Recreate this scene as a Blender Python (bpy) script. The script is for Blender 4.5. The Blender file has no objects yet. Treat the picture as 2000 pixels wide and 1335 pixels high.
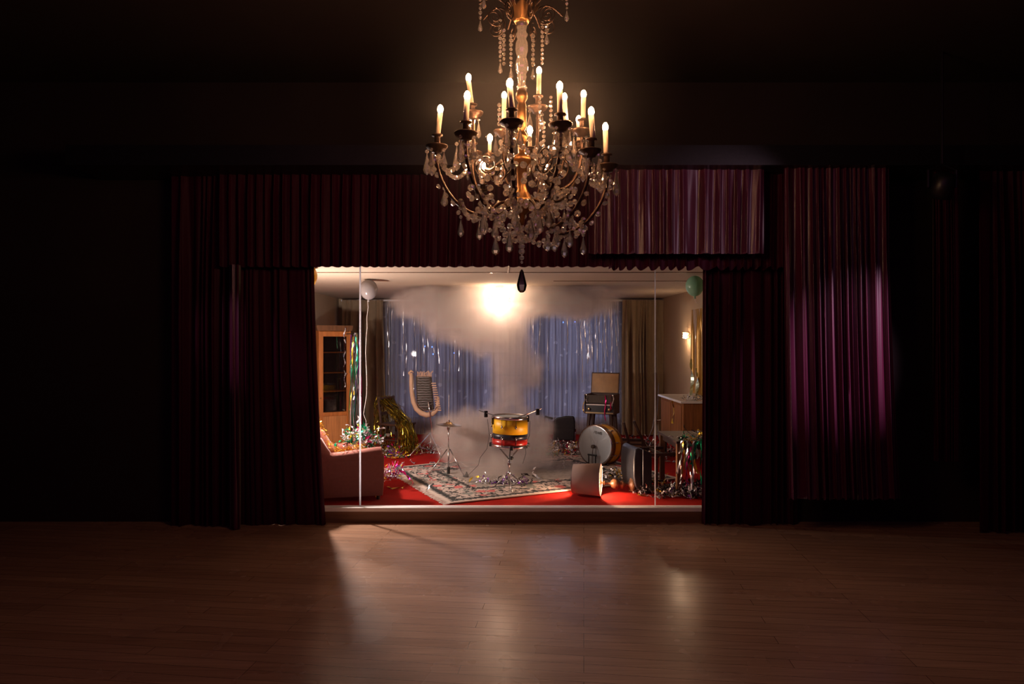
import bpy, math, random
from mathutils import Vector, Matrix, Quaternion, noise

# ------------------------------------------------------------------ camera, world, lights, exposure
S = bpy.context.scene
C = S.collection
PI = math.pi
F, CX, CY = 1333.0, 970.0, 668.0          # focal length and vanishing point in pixels of the 2000 px frame
EYE = 1.72                                # camera above the carpet of the lit room
HALL = -0.145                             # floor of the dark hall
YG = 7.12                                 # the glass front
cam = bpy.data.cameras.new('camera'); co = bpy.data.objects.new('camera', cam); C.objects.link(co)
cam.sensor_width = 36; cam.lens = 36*F/2000; cam.shift_x = (1000-CX)/2000; cam.shift_y = (CY-667.5)/2000
cam.clip_start = .05; cam.clip_end = 100
co.location = (0, 0, EYE); co.rotation_euler = (PI/2, 0, 0)
S.camera = co
S.view_settings.view_transform = 'Standard'; S.view_settings.look = 'None'
S.view_settings.exposure = 1.1; S.view_settings.gamma = 1; S.view_settings.use_curve_mapping = False
cy = S.cycles
cy.max_bounces = 8; cy.diffuse_bounces = 3; cy.glossy_bounces = 4; cy.transmission_bounces = 8
cy.transparent_max_bounces = 16; cy.volume_bounces = 2; cy.sample_clamp_indirect = 4; cy.sample_clamp_direct = 0
cy.caustics_reflective = False; cy.caustics_refractive = False; cy.blur_glossy = .5
cy.use_denoising = True; cy.denoiser = 'OPENIMAGEDENOISE'; cy.use_light_tree = True
cy.use_adaptive_sampling = True; cy.adaptive_threshold = .02; cy.volume_step_rate = 2.0; cy.volume_max_steps = 256

w = bpy.data.worlds.new('night'); S.world = w; w.use_nodes = True
w.node_tree.nodes['Background'].inputs[0].default_value = (.40, .20, 1, 1)
w.node_tree.nodes['Background'].inputs[1].default_value = .010

def lamp(kind, name, loc, power, col, size=.05, to=None, spot=60, blend=.5, size_y=None, spread=None):
    l = bpy.data.lights.new(name, kind); o = bpy.data.objects.new(name, l); C.objects.link(o)
    l.energy = power; l.color = col; o.location = loc
    if kind == 'AREA':
        l.size = size
        if size_y: l.shape = 'RECTANGLE'; l.size_y = size_y
        if spread: l.spread = math.radians(spread)
    else: l.shadow_soft_size = size
    if kind == 'SPOT': l.spot_size = math.radians(spot); l.spot_blend = blend
    if to is not None: o.rotation_euler = (Vector(to)-Vector(loc)).to_track_quat('-Z', 'Y').to_euler()
    return o
# the lit room: a lamp standing on the left behind the drape, the ceiling light, the wall sconce, the night light outside
lamp('POINT', 'side_lamp_light', (-2.16, 7.80, 1.42), 84, (1, .82, .73), .07)
lamp('SPOT', 'added_floor_spill', (-2.15, 7.78, 1.42), 130, (1, .80, .68), .05, (-1.0, 6.0, HALL), 62, .7)  # extra spot added at the lamp position to brighten the hall floor
lamp('POINT', 'ceiling_fixture_light', (.04, 9.75, 2.31), 46, (1, .70, .50), .03)
lamp('POINT', 'sconce_light', (2.93, 10.8, 1.80), 5, (1, .66, .40), .05)
lamp('POINT', 'fallen_lamp_light', (1.04, 7.70, .19), 16, (1, .62, .38), .03)
lamp('AREA', 'night_window_light', (1.6, 13.6, 1.4), 34, (.74, .75, 1), 4.4, (.9, 12, 1.2), size_y=3.2)
lamp('AREA', 'night_window_light_left', (-.8, 13.6, 1.2), 14, (.92, .84, 1), 3.6, (-.6, 12, 1.0), size_y=3.0)
# the dark hall: two dim stage spots on the drapes
lamp('SPOT', 'drape_spot_right', (4.7, 3.0, 3.3), 420, (1, .60, .84), .03, (3.48, 6.6, 1.65), 23, 1.0)
lamp('SPOT', 'valance_spot', (3.9, 3.4, 3.3), 36, (1, .62, .78), .04, (1.95, 6.7, 2.95), 26, .9)
lamp('SPOT', 'drape_spot_left', (-5.2, 4.4, 3.3), 60, (1, .50, .75), .04, (-2.62, 6.9, 1.7), 15, .9)
lamp('AREA', 'purple_fill', (0, -.6, 4.2), 7, (1, .30, .75), 6.0, (0, 4, 0), size_y=2.0)  # added fill above the camera, tints hall floor and drapes magenta

# ------------------------------------------------------------------ helpers
def at(px, py, Y): return Vector(((px-CX)*Y/F, Y, EYE-(py-CY)*Y/F))
def flo(px, py, z=0.0):
    Y = (EYE-z)*F/(py-CY); return Vector(((px-CX)*Y/F, Y, z))
def tag(o, label=None, cat=None, group=None, kind=None):
    if label: o['label'] = label
    if cat: o['category'] = cat
    if group: o['group'] = group
    if kind: o['kind'] = kind
    return o
def thing(name, label, cat, loc=(0, 0, 0), rz=0, group=None, kind=None):
    o = bpy.data.objects.new(name, None); C.objects.link(o); o.empty_display_size = .1
    o.location = loc; o.rotation_euler = (0, 0, rz); return tag(o, label, cat, group, kind)
def dup(o, parent=None):
    c = o.copy(); C.objects.link(c)
    if parent: c.parent = parent
    for ch in o.children: dup(ch, c)
    return c

class MB:
    def __init__(s): s.v = []; s.f = []; s.m = []; s.mi = 0
    def add(s, vs, fs, M=None):
        b = len(s.v); s.v += [tuple(M @ Vector(p)) if M else tuple(p) for p in vs]
        s.f += [tuple(b+i for i in f) for f in fs]; s.m += [s.mi]*len(fs); return s
    def mat(s, i): s.mi = i; return s
    def box(s, c, d, M=None, rz=0):
        x, y, z = d[0]/2, d[1]/2, d[2]/2
        T = Matrix.Translation(Vector(c)) @ Matrix.Rotation(rz, 4, 'Z')
        if M is not None: T = M @ T
        vs = [(-x,-y,-z),(x,-y,-z),(x,y,-z),(-x,y,-z),(-x,-y,z),(x,-y,z),(x,y,z),(-x,y,z)]
        return s.add(vs, [(0,3,2,1),(4,5,6,7),(0,1,5,4),(1,2,6,5),(2,3,7,6),(3,0,4,7)], T)
    def prism(s, pts, y0, y1, M=None):     # polygon in xz extruded along y
        n = len(pts); vs = [(x, y0, z) for x, z in pts]+[(x, y1, z) for x, z in pts]
        fs = [tuple(range(n)), tuple(range(2*n-1, n-1, -1))]+[(i, i+n, (i+1) % n+n, (i+1) % n) for i in range(n)]
        return s.add(vs, fs, M)
    def tube(s, pts, r, n=8, cap=True, flat=1.0):
        pts = [Vector(p) for p in pts]; N = len(pts)
        rs = r if isinstance(r, (list, tuple)) else [r]*N
        t = (pts[1]-pts[0]).normalized(); up = Vector((0, 0, 1)) if abs(t.z) < .9 else Vector((1, 0, 0))
        a = t.cross(up).normalized(); vs = []; fs = []
        for i in range(N):
            t2 = (pts[min(i+1, N-1)]-pts[max(i-1, 0)])
            if t2.length > 1e-9:
                q = t.rotation_difference(t2.normalized()); a = (q @ a).normalized(); t = t2.normalized()
            b = t.cross(a)
            for k in range(n):
                an = 2*PI*k/n; vs.append(pts[i]+a*math.cos(an)*rs[i]+b*math.sin(an)*rs[i]*flat)
        for i in range(N-1):
            for k in range(n):
                k2 = (k+1) % n; fs.append((i*n+k, i*n+k2, (i+1)*n+k2, (i+1)*n+k))
        if cap: fs += [tuple(range(n-1, -1, -1)), tuple((N-1)*n+k for k in range(n))]
        return s.add(vs, fs)
    def cyl(s, a, b, r, r2=None, n=12): return s.tube([a, b], [r, r if r2 is None else r2], n)
    def lathe(s, prof, n=16, M=None, cap=True, tw=0):   # prof: (r, z)
        vs = []; fs = []
        for j, (r, z) in enumerate(prof):
            for k in range(n):
                an = 2*PI*k/n+tw*j; vs.append((r*math.cos(an), r*math.sin(an), z))
        for i in range(len(prof)-1):
            for k in range(n):
                k2 = (k+1) % n; fs.append((i*n+k, i*n+k2, (i+1)*n+k2, (i+1)*n+k))
        if cap: fs += [tuple(range(n-1, -1, -1)), tuple((len(prof)-1)*n+k for k in range(n))]
        return s.add(vs, fs, M)
    def grid(s, fn, nu, nv):
        vs = [fn(i/nu, j/nv) for j in range(nv+1) for i in range(nu+1)]
        fs = [(j*(nu+1)+i, j*(nu+1)+i+1, (j+1)*(nu+1)+i+1, (j+1)*(nu+1)+i) for j in range(nv) for i in range(nu)]
        return s.add(vs, fs)
    def ribbon(s, pts, w, side=None):
        pts = [Vector(p) for p in pts]; vs = []; fs = []; sd = Vector((1, 0, 0)) if side is None or isinstance(side, list) else Vector(side)
        for i, p in enumerate(pts):
            d = side[i] if isinstance(side, list) else sd
            ww = w[i] if isinstance(w, list) else w
            vs += [p-Vector(d)*ww/2, p+Vector(d)*ww/2]
        for i in range(len(pts)-1): fs.append((2*i, 2*i+1, 2*i+3, 2*i+2))
        return s.add(vs, fs)
    def build(s, name, mats, parent=None, smooth=False, bevel=0, world=True, sub=0, solid=0):
        off = Vector((0, 0, 0)); me = bpy.data.meshes.new(name)
        vs = s.v
        if parent is not None and world:
            p = parent; chain = []
            while p is not None: chain.append(p); p = p.parent
            Mx = Matrix.Identity(4)
            for q in reversed(chain): Mx = Mx @ Matrix.LocRotScale(q.location, q.rotation_euler, q.scale)
            Mi = Mx.inverted(); vs = [tuple(Mi @ Vector(v)) for v in vs]
        elif parent is None and world == 'origin':
            xs = [v[0] for v in vs]; ys = [v[1] for v in vs]; zs = [v[2] for v in vs]
            off = Vector(((min(xs)+max(xs))/2, (min(ys)+max(ys))/2, min(zs))); vs = [tuple(Vector(v)-off) for v in vs]
        me.from_pydata(vs, [], s.f)
        for m in (mats if isinstance(mats, (list, tuple)) else [mats]): me.materials.append(m)
        me.polygons.foreach_set('material_index', s.m)
        if smooth: me.polygons.foreach_set('use_smooth', [True]*len(s.f))
        me.update(); o = bpy.data.objects.new(name, me); C.objects.link(o); o.location = off
        if parent is not None: o.parent = parent
        if solid: md = o.modifiers.new('s', 'SOLIDIFY'); md.thickness = solid; md.offset = 0
        if bevel:
            md = o.modifiers.new('b', 'BEVEL'); md.width = bevel; md.segments = 3; md.limit_method = 'ANGLE'; md.harden_normals = False
            me.polygons.foreach_set('use_smooth', [True]*len(s.f)); 
            e = o.modifiers.new('w', 'WEIGHTED_NORMAL'); e.keep_sharp = False
        if sub: md = o.modifiers.new('u', 'SUBSURF'); md.levels = sub; md.render_levels = sub
        return o
    def single(s, name, mats, label, cat, group=None, kind=None, **k):
        k.setdefault('world', 'origin'); return tag(s.build(name, mats, None, **k), label, cat, group, kind)
def struct(mb, name, mats, **k): return tag(mb.build(name, mats, **k), kind='structure')

# ------------------------------------------------------------------ materials
def nt(name):
    m = bpy.data.materials.new(name); m.use_nodes = True; t = m.node_tree
    return m, t, t.nodes['Principled BSDF'], t.nodes['Material Output']
def node(t, kind, **k):
    n = t.nodes.new(kind)
    for a, b in k.items(): setattr(n, a, b)
    return n
def ramp(t, src, stops):
    r = node(t, 'ShaderNodeValToRGB'); e = r.color_ramp.elements
    while len(e) < len(stops): e.new(.5)
    for i, (p, c) in enumerate(stops): e[i].position = p; e[i].color = (*c, 1) if len(c) == 3 else c
    t.links.new(src, r.inputs[0]); return r.outputs[0]
def coords(t, scale=(1, 1, 1), rot=(0, 0, 0), loc=(0, 0, 0)):
    c = node(t, 'ShaderNodeTexCoord'); m = node(t, 'ShaderNodeMapping')
    m.inputs['Scale'].default_value = scale; m.inputs['Rotation'].default_value = rot; m.inputs['Location'].default_value = loc
    t.links.new(c.outputs['Object'], m.inputs[0]); return m.outputs[0]
def math_(t, op, a, b=None, clamp=False):
    n = node(t, 'ShaderNodeMath', operation=op, use_clamp=clamp)
    for i, x in enumerate((a, b)):
        if x is None: continue
        if isinstance(x, (int, float)): n.inputs[i].default_value = x
        else: t.links.new(x, n.inputs[i])
    return n.outputs[0]
def pm(name, col, rough=.6, metal=0, var=.15, scale=8, stretch=(1, 1, 1), bump=0, spec=None, sheen=0, emit=None, es=0, coat=0, aniso=0):
    m, t, b, o = nt(name)
    n = node(t, 'ShaderNodeTexNoise'); n.inputs['Scale'].default_value = scale; n.inputs['Detail'].default_value = 4
    t.links.new(coords(t, stretch), n.inputs['Vector'])
    lo = tuple(max(0, c*(1-var)) for c in col); hi = tuple(c*(1+var) for c in col)
    t.links.new(ramp(t, n.outputs[0], [(.3, lo), (.7, hi)]), b.inputs['Base Color'])
    b.inputs['Roughness'].default_value = rough; b.inputs['Metallic'].default_value = metal
    if spec is not None: b.inputs['Specular IOR Level'].default_value = spec
    if sheen: b.inputs['Sheen Weight'].default_value = sheen; b.inputs['Sheen Roughness'].default_value = .4
    if coat: b.inputs['Coat Weight'].default_value = coat; b.inputs['Coat Roughness'].default_value = .1
    if bump:
        bp = node(t, 'ShaderNodeBump'); bp.inputs['Strength'].default_value = bump; bp.inputs['Distance'].default_value = .01
        t.links.new(n.outputs[0], bp.inputs['Height']); t.links.new(bp.outputs[0], b.inputs['Normal'])
    if emit: b.inputs['Emission Color'].default_value = (*emit, 1); b.inputs['Emission Strength'].default_value = es
    return m
M = {}
M['wall'] = pm('cream wall paint', (.46, .34, .22), .8, var=.04, scale=3)
M['ceil'] = pm('pale ceiling paint', (.43, .345, .26), .85, var=.04, scale=1.5)
M['hallwall'] = pm('dark hall paint', (.022, .012, .012), .85, var=.1, scale=2)
M['tan'] = pm('tan curtain cloth', (.32, .235, .145), .8, var=.1, scale=10, sheen=.2)
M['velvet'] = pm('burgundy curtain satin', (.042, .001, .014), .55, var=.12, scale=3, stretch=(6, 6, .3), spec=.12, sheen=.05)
M['velvet_lit'] = pm('lit burgundy curtain satin', (.085, .010, .035), .36, var=.15, scale=3, stretch=(8, 8, .3), spec=.6, sheen=.1)  # lit copy of the drape cloth, brightness put into the colour
M['oak'] = pm('orange oak wood', (.50, .17, .035), .45, var=.22, scale=4, stretch=(6, 6, .6), bump=.05)
M['oakpanel'] = pm('light oak panel', (.56, .24, .075), .45, var=.25, scale=5, stretch=(9, 9, .5))
M['darkwood'] = pm('dark brown wood', (.05, .022, .012), .55, var=.3, scale=5, stretch=(5, 5, 1))
M['midwood'] = pm('mid brown wood', (.17, .075, .03), .4, var=.3, scale=5, stretch=(6, 6, .7))
M['midwood2'] = pm('brown veneer', (.24, .095, .03), .65, var=.3, scale=5, stretch=(7, 7, .6), spec=.12)
M['lining'] = pm('honey wood lid lining', (.36, .20, .07), .25, var=.35, scale=4)
M['black'] = pm('black vinyl', (.012, .011, .013), .38, var=.2, bump=.05, scale=40)
M['navy'] = pm('grey blue vinyl', (.022, .026, .036), .36, var=.1, scale=20)
M['chrome'] = pm('chrome', (.62, .62, .66), .16, 1, var=.05)
M['steel'] = pm('dull steel', (.30, .29, .29), .35, 1, var=.1)
M['bronze'] = pm('aged bronze', (.10, .055, .035), .38, .85, var=.35, scale=30, bump=.2)
M['gold'] = pm('gilt metal', (.42, .20, .07), .34, 1, var=.2, scale=30)
M['brass'] = pm('cymbal brass', (.55, .40, .22), .28, 1, var=.1)
M['terracotta'] = pm('terracotta upholstery', (.28, .08, .055), .85, var=.08, scale=30, sheen=.4, bump=.1)
M['yellow'] = pm('yellow drum wrap', (.95, .52, .005), .42, var=.03)
M['redwrap'] = pm('red drum wrap', (.50, .02, .015), .3, var=.03)
M['blackwrap'] = pm('black drum wrap', (.02, .02, .035), .3, var=.03)
M['brownwrap'] = pm('brown drum wrap', (.12, .035, .02), .3, var=.1)
M['head'] = pm('drum head', (.82, .90, .94), .5, var=.02)
M['cream'] = pm('cream padding', (.62, .42, .28), .6, var=.08)
M['beige'] = pm('beige board', (.50, .36, .22), .6, var=.1)
M['ivory'] = pm('ivory candle wax', (.80, .62, .42), .45, var=.05)
M['rubber'] = pm('black rubber', (.012, .012, .012), .5)
M['string'] = pm('white ribbon string', (.75, .70, .68), .5)
M['wire'] = pm('dark wire', (.02, .015, .014), .5)
M['white'] = pm('white sealant', (.75, .75, .8), .4, var=.02)
M['sill'] = pm('pale metal sill', (.95, .92, .90), .5, 0, var=.03)
M['kick'] = pm('brown wooden kickboard', (.20, .10, .05), .5, var=.2, scale=3, stretch=(.6, 5, 8))
M['topwhite'] = pm('white glossy top', (.75, .74, .72), .15, var=.05)
M['dial'] = pm('cream dial glass', (.65, .55, .42), .25, var=.2, scale=20)
M['grille'] = pm('grey speaker cloth', (.09, .075, .06), .8, var=.2, scale=80)
M['carved'] = pm('carved wood', (.13, .055, .022), .4, var=.3, scale=20)
M['goldcloth'] = pm('gold satin cloth', (.50, .27, .05), .3, .3, var=.15, scale=4, stretch=(4, 4, .5))
def foil(name, col, rough=.28): return pm('foil '+name, col, rough, .72, var=.05)
FOIL = [foil('silver', (.80, .80, .84)), foil('gold', (.90, .62, .06)), foil('green', (.01, .42, .20)),
        foil('magenta', (.85, .03, .25)), foil('violet', (.30, .08, .55)), foil('dark', (.10, .09, .09), .2)]
M['tinsel'] = pm('green gold tinsel', (.36, .29, .035), .16, 1, var=.2)
M['tinselbright'] = foil('bright tinsel', (.95, .60, .05), .2)

def emis(name, col, st):
    m, t, b, o = nt(name); e = node(t, 'ShaderNodeEmission'); e.inputs[0].default_value = (*col, 1); e.inputs[1].default_value = st
    t.links.new(e.outputs[0], o.inputs[0]); return m
M['bulb'] = emis('lit candle bulb', (1, .52, .26), 175)
M['bulbroom'] = emis('lit room bulb', (1, .72, .45), 90)
M['bulbsconce'] = emis('lit sconce bulb', (1, .58, .30), 14)
M['bulbblue'] = emis('blue night light', (.08, .20, 1), 5)

def glass(name, col=(1, 1, 1), ior=1.6, mix=.34, frost=.17, gl=.28):
    m, t, b, o = nt(name); g = node(t, 'ShaderNodeBsdfGlass'); g.inputs['Color'].default_value = (*col, 1)
    g.inputs['IOR'].default_value = ior; g.inputs['Roughness'].default_value = 0
    cur = g.outputs[0]
    for kind, f in (('ShaderNodeBsdfTransparent', mix), ('ShaderNodeBsdfTranslucent', frost), ('ShaderNodeBsdfGlossy', gl)):
        x = node(t, kind); x.inputs[0].default_value = (*col, 1); mx = node(t, 'ShaderNodeMixShader'); mx.inputs[0].default_value = f
        if kind.endswith('Glossy'): x.inputs['Roughness'].default_value = .08
        t.links.new(cur, mx.inputs[1]); t.links.new(x.outputs[0], mx.inputs[2]); cur = mx.outputs[0]
    t.links.new(cur, o.inputs[0]); return m
M['crystal'] = glass('cut crystal', (.98, .92, .86))
M['crystaldark'] = glass('smoky crystal', (.55, .50, .50), mix=.1, frost=.03, gl=.10)
def pane(name, tint=(1, 1, 1), refl=1.0):
    m, t, b, o = nt(name); tr = node(t, 'ShaderNodeBsdfTransparent'); tr.inputs[0].default_value = (*tint, 1)
    gl = node(t, 'ShaderNodeBsdfGlossy'); gl.inputs['Roughness'].default_value = .02; fr = node(t, 'ShaderNodeFresnel')
    fr.inputs[0].default_value = 1.45; mx = node(t, 'ShaderNodeMixShader')
    t.links.new(math_(t, 'MULTIPLY', fr.outputs[0], refl), mx.inputs[0])
    t.links.new(tr.outputs[0], mx.inputs[1]); t.links.new(gl.outputs[0], mx.inputs[2]); t.links.new(mx.outputs[0], o.inputs[0]); return m
M['pane'] = pane('window glass', (.97, .97, .98), .45)
M['cabglass'] = pane('cabinet glass', (.62, .58, .56), 1)
def balloon_mat(name, col):
    m, t, b, o = nt(name); b.inputs['Base Color'].default_value = (*col, 1); b.inputs['Roughness'].default_value = .22
    tl = node(t, 'ShaderNodeBsdfTranslucent'); tl.inputs[0].default_value = (*col, 1); mx = node(t, 'ShaderNodeMixShader')
    mx.inputs[0].default_value = .35; t.links.new(b.outputs[0], mx.inputs[1]); t.links.new(tl.outputs[0], mx.inputs[2])
    t.links.new(mx.outputs[0], o.inputs[0]); return m
M['bwhite'] = balloon_mat('pearl balloon', (.34, .31, .31)); M['bgreen'] = balloon_mat('mint balloon', (.36, .66, .46)); M['byellow'] = balloon_mat('yellow balloon', (.72, .42, .03))
def shade_mat():
    m = balloon_mat('lampshade cloth', (.66, .54, .50)); m.node_tree.nodes['Principled BSDF'].inputs['Roughness'].default_value = .8; return m
M['shade'] = shade_mat()
for n in M['shade'].node_tree.nodes:
    if n.type == 'MIX_SHADER': n.inputs[0].default_value = .05
def sheer():
    m, t, b, o = nt('sheer curtain with embroidered leaves')
    v = coords(t, (1, .0, 1)); n = node(t, 'ShaderNodeTexNoise'); n.inputs['Scale'].default_value = 5; t.links.new(v, n.inputs['Vector'])
    mixv = node(t, 'ShaderNodeMixRGB'); mixv.inputs[0].default_value = .12; t.links.new(v, mixv.inputs[1]); t.links.new(n.outputs['Color'], mixv.inputs[2])
    vo = node(t, 'ShaderNodeTexVoronoi'); vo.inputs['Scale'].default_value = 6.5; t.links.new(mixv.outputs[0], vo.inputs['Vector'])
    dots = ramp(t, vo.outputs['Distance'], [(.0, (1, 1, 1)), (.13, (1, 1, 1)), (.19, (0, 0, 0))])
    v2 = coords(t, (30, .0, .7)); n2 = node(t, 'ShaderNodeTexNoise'); n2.inputs['Scale'].default_value = 2.0; t.links.new(v2, n2.inputs['Vector'])
    base = ramp(t, n2.outputs[0], [(.35, (.46,)*3), (.65, (.74,)*3)])
    op = math_(t, 'ADD', base, math_(t, 'MULTIPLY', dots, .35), True)
    df = node(t, 'ShaderNodeBsdfDiffuse'); df.inputs[0].default_value = (.47, .44, .44, 1)
    tl = node(t, 'ShaderNodeBsdfTranslucent'); tl.inputs[0].default_value = (.42, .42, .50, 1)
    m1 = node(t, 'ShaderNodeMixShader'); m1.inputs[0].default_value = .5; t.links.new(df.outputs[0], m1.inputs[1]); t.links.new(tl.outputs[0], m1.inputs[2])
    tr = node(t, 'ShaderNodeBsdfTransparent'); m2 = node(t, 'ShaderNodeMixShader')
    t.links.new(op, m2.inputs[0]); t.links.new(tr.outputs[0], m2.inputs[1]); t.links.new(m1.outputs[0], m2.inputs[2]); t.links.new(m2.outputs[0], o.inputs[0])
    return m
M['sheer'] = sheer()
def seam():
    m, t, b, o = nt('translucent pane sealant'); b.inputs['Base Color'].default_value = (.8, .8, .85, 1)
    tl = node(t, 'ShaderNodeBsdfTranslucent'); tl.inputs[0].default_value = (.9, .9, .95, 1); mx = node(t, 'ShaderNodeMixShader'); mx.inputs[0].default_value = .75
    t.links.new(b.outputs[0], mx.inputs[1]); t.links.new(tl.outputs[0], mx.inputs[2]); t.links.new(mx.outputs[0], o.inputs[0]); return m
M['seam'] = seam(); M['mint'] = foil('pale mint', (.75, .95, .80), .35)
def hallfloor():
    m, t, b, o = nt('worn hardwood strip floor')
    v = coords(t, rot=(0, 0, .127)); br = node(t, 'ShaderNodeTexBrick'); t.links.new(v, br.inputs['Vector'])
    br.offset = .37; br.offset_frequency = 3; br.inputs['Scale'].default_value = 1
    for k, x in (('Brick Width', 1.9), ('Row Height', .105), ('Mortar Size', .0016), ('Mortar Smooth', .3), ('Bias', 0)): br.inputs[k].default_value = x
    br.inputs['Color1'].default_value = (.44, .25, .16, 1); br.inputs['Color2'].default_value = (.54, .32, .21, 1); br.inputs['Mortar'].default_value = (.07, .035, .02, 1)
    v2 = coords(t, (1.2, 26, 1), (0, 0, .127)); n = node(t, 'ShaderNodeTexNoise'); n.inputs['Scale'].default_value = 1.6; n.inputs['Detail'].default_value = 5; t.links.new(v2, n.inputs['Vector'])
    mx = node(t, 'ShaderNodeMixRGB', blend_type='MULTIPLY'); mx.inputs[0].default_value = .55
    t.links.new(br.outputs[0], mx.inputs[1]); t.links.new(ramp(t, n.outputs[0], [(.3, (.62, .60, .58)), (.7, (1.1, 1.08, 1.05))]), mx.inputs[2]); t.links.new(mx.outputs[0], b.inputs['Base Color'])
    n3 = node(t, 'ShaderNodeTexNoise'); n3.inputs['Scale'].default_value = 1.8; n3.inputs['Detail'].default_value = 3; t.links.new(coords(t), n3.inputs['Vector'])
    t.links.new(ramp(t, n3.outputs[0], [(.3, (.22,)*3), (.7, (.30,)*3)]), b.inputs['Roughness'])
    bp = node(t, 'ShaderNodeBump'); bp.inputs['Strength'].default_value = .35; bp.inputs['Distance'].default_value = .002; bp.invert = True
    t.links.new(br.outputs['Fac'], bp.inputs['Height']); t.links.new(bp.outputs[0], b.inputs['Normal'])
    return m
M['hallfloor'] = hallfloor()
def carpet():
    m, t, b, o = nt('red carpet'); n = node(t, 'ShaderNodeTexNoise'); n.inputs['Scale'].default_value = 3; n.inputs['Detail'].default_value = 8
    t.links.new(coords(t), n.inputs['Vector']); t.links.new(ramp(t, n.outputs[0], [(.3, (.30, .012, .009)), (.7, (.48, .020, .013))]), b.inputs['Base Color'])
    b.inputs['Roughness'].default_value = 1; b.inputs['Specular IOR Level'].default_value = .08
    n2 = node(t, 'ShaderNodeTexNoise'); n2.inputs['Scale'].default_value = 220; t.links.new(coords(t), n2.inputs['Vector'])
    bp = node(t, 'ShaderNodeBump'); bp.inputs['Strength'].default_value = .5; bp.inputs['Distance'].default_value = .006
    t.links.new(n2.outputs[0], bp.inputs['Height']); t.links.new(bp.outputs[0], b.inputs['Normal']); return m
M['carpet'] = carpet()
RW, RL = 2.3, 3.1     # rug: local x along its long side, y along the short side
def rugmat():
    m, t, b, o = nt('floral woven rug')
    c = node(t, 'ShaderNodeTexCoord'); sx = node(t, 'ShaderNodeSeparateXYZ'); t.links.new(c.outputs['Object'], sx.inputs[0])
    X, Y = sx.outputs[0], sx.outputs[1]
    dx = math_(t, 'MINIMUM', X, math_(t, 'SUBTRACT', RL, X)); dy = math_(t, 'MINIMUM', Y, math_(t, 'SUBTRACT', RW, Y))
    n = node(t, 'ShaderNodeTexNoise'); n.inputs['Scale'].default_value = 12; t.links.new(c.outputs['Object'], n.inputs['Vector'])
    saw = math_(t, 'PINGPONG', math_(t, 'ADD', X, Y), .035)
    d0 = math_(t, 'MINIMUM', dx, dy)
    d = math_(t, 'ADD', math_(t, 'ADD', d0, math_(t, 'MULTIPLY', saw, 1.1)), math_(t, 'MULTIPLY', math_(t, 'SUBTRACT', n.outputs[0], .5), .07))
    vo = node(t, 'ShaderNodeTexVoronoi'); vo.inputs['Scale'].default_value = 7.0
    mv = node(t, 'ShaderNodeMixRGB'); mv.inputs[0].default_value = .10; t.links.new(c.outputs['Object'], mv.inputs[1]); t.links.new(n.outputs['Color'], mv.inputs[2]); t.links.new(mv.outputs[0], vo.inputs['Vector'])
    vo2 = node(t, 'ShaderNodeTexVoronoi'); vo2.inputs['Scale'].default_value = 19; t.links.new(mv.outputs[0], vo2.inputs['Vector'])
    nl = node(t, 'ShaderNodeTexNoise'); nl.inputs['Scale'].default_value = 15; nl.inputs['Detail'].default_value = 1.5; nl.inputs['Distortion'].default_value = 1.2; t.links.new(c.outputs['Object'], nl.inputs['Vector'])
    cream = (.60, .50, .44); dark = (.028, .032, .032); pink = (.66, .17, .16); grey = (.25, .27, .24)
    sc = node(t, 'ShaderNodeSeparateColor'); t.links.new(vo.outputs['Color'], sc.inputs[0])
    def mixc(f, a, bb):
        x = node(t, 'ShaderNodeMixRGB')
        for i, q in ((0, f), (1, a), (2, bb)):
            if isinstance(q, tuple): x.inputs[i].default_value = (*q, 1)
            else: t.links.new(q, x.inputs[i])
        return x.outputs[0]
    leaf = ramp(t, nl.outputs[0], [(.525, (0, 0, 0)), (.55, (1, 1, 1))])
    field = mixc(leaf, cream, dark)
    petals = math_(t, 'LESS_THAN', vo.outputs['Distance'], .40)
    fl = math_(t, 'GREATER_THAN', sc.outputs[0], .42); fcol = mixc(math_(t, 'GREATER_THAN', sc.outputs[1], .45), grey, pink)
    field = mixc(math_(t, 'MULTIPLY', petals, fl), field, fcol)
    inner = mixc(math_(t, 'MULTIPLY', leaf, .25), (.36, .32, .28), dark)
    def band(lo, hi): return math_(t, 'MULTIPLY', math_(t, 'GREATER_THAN', d, lo), math_(t, 'LESS_THAN', d, hi))
    col = mixc(math_(t, 'GREATER_THAN', d, .12), cream, field)
    col = mixc(band(.075, .15), col, dark)
    col = mixc(band(.50, .56), col, dark)
    col = mixc(math_(t, 'GREATER_THAN', d, .62), col, inner)
    col = mixc(math_(t, 'LESS_THAN', d0, .035), col, (.66, .55, .47))
    t.links.new(col, b.inputs['Base Color']); b.inputs['Roughness'].default_value = .95; return m
M['rug'] = rugmat(); M['fringe'] = pm('cream rug fringe', (.62, .50, .43), .9, var=.2, scale=30)
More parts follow.
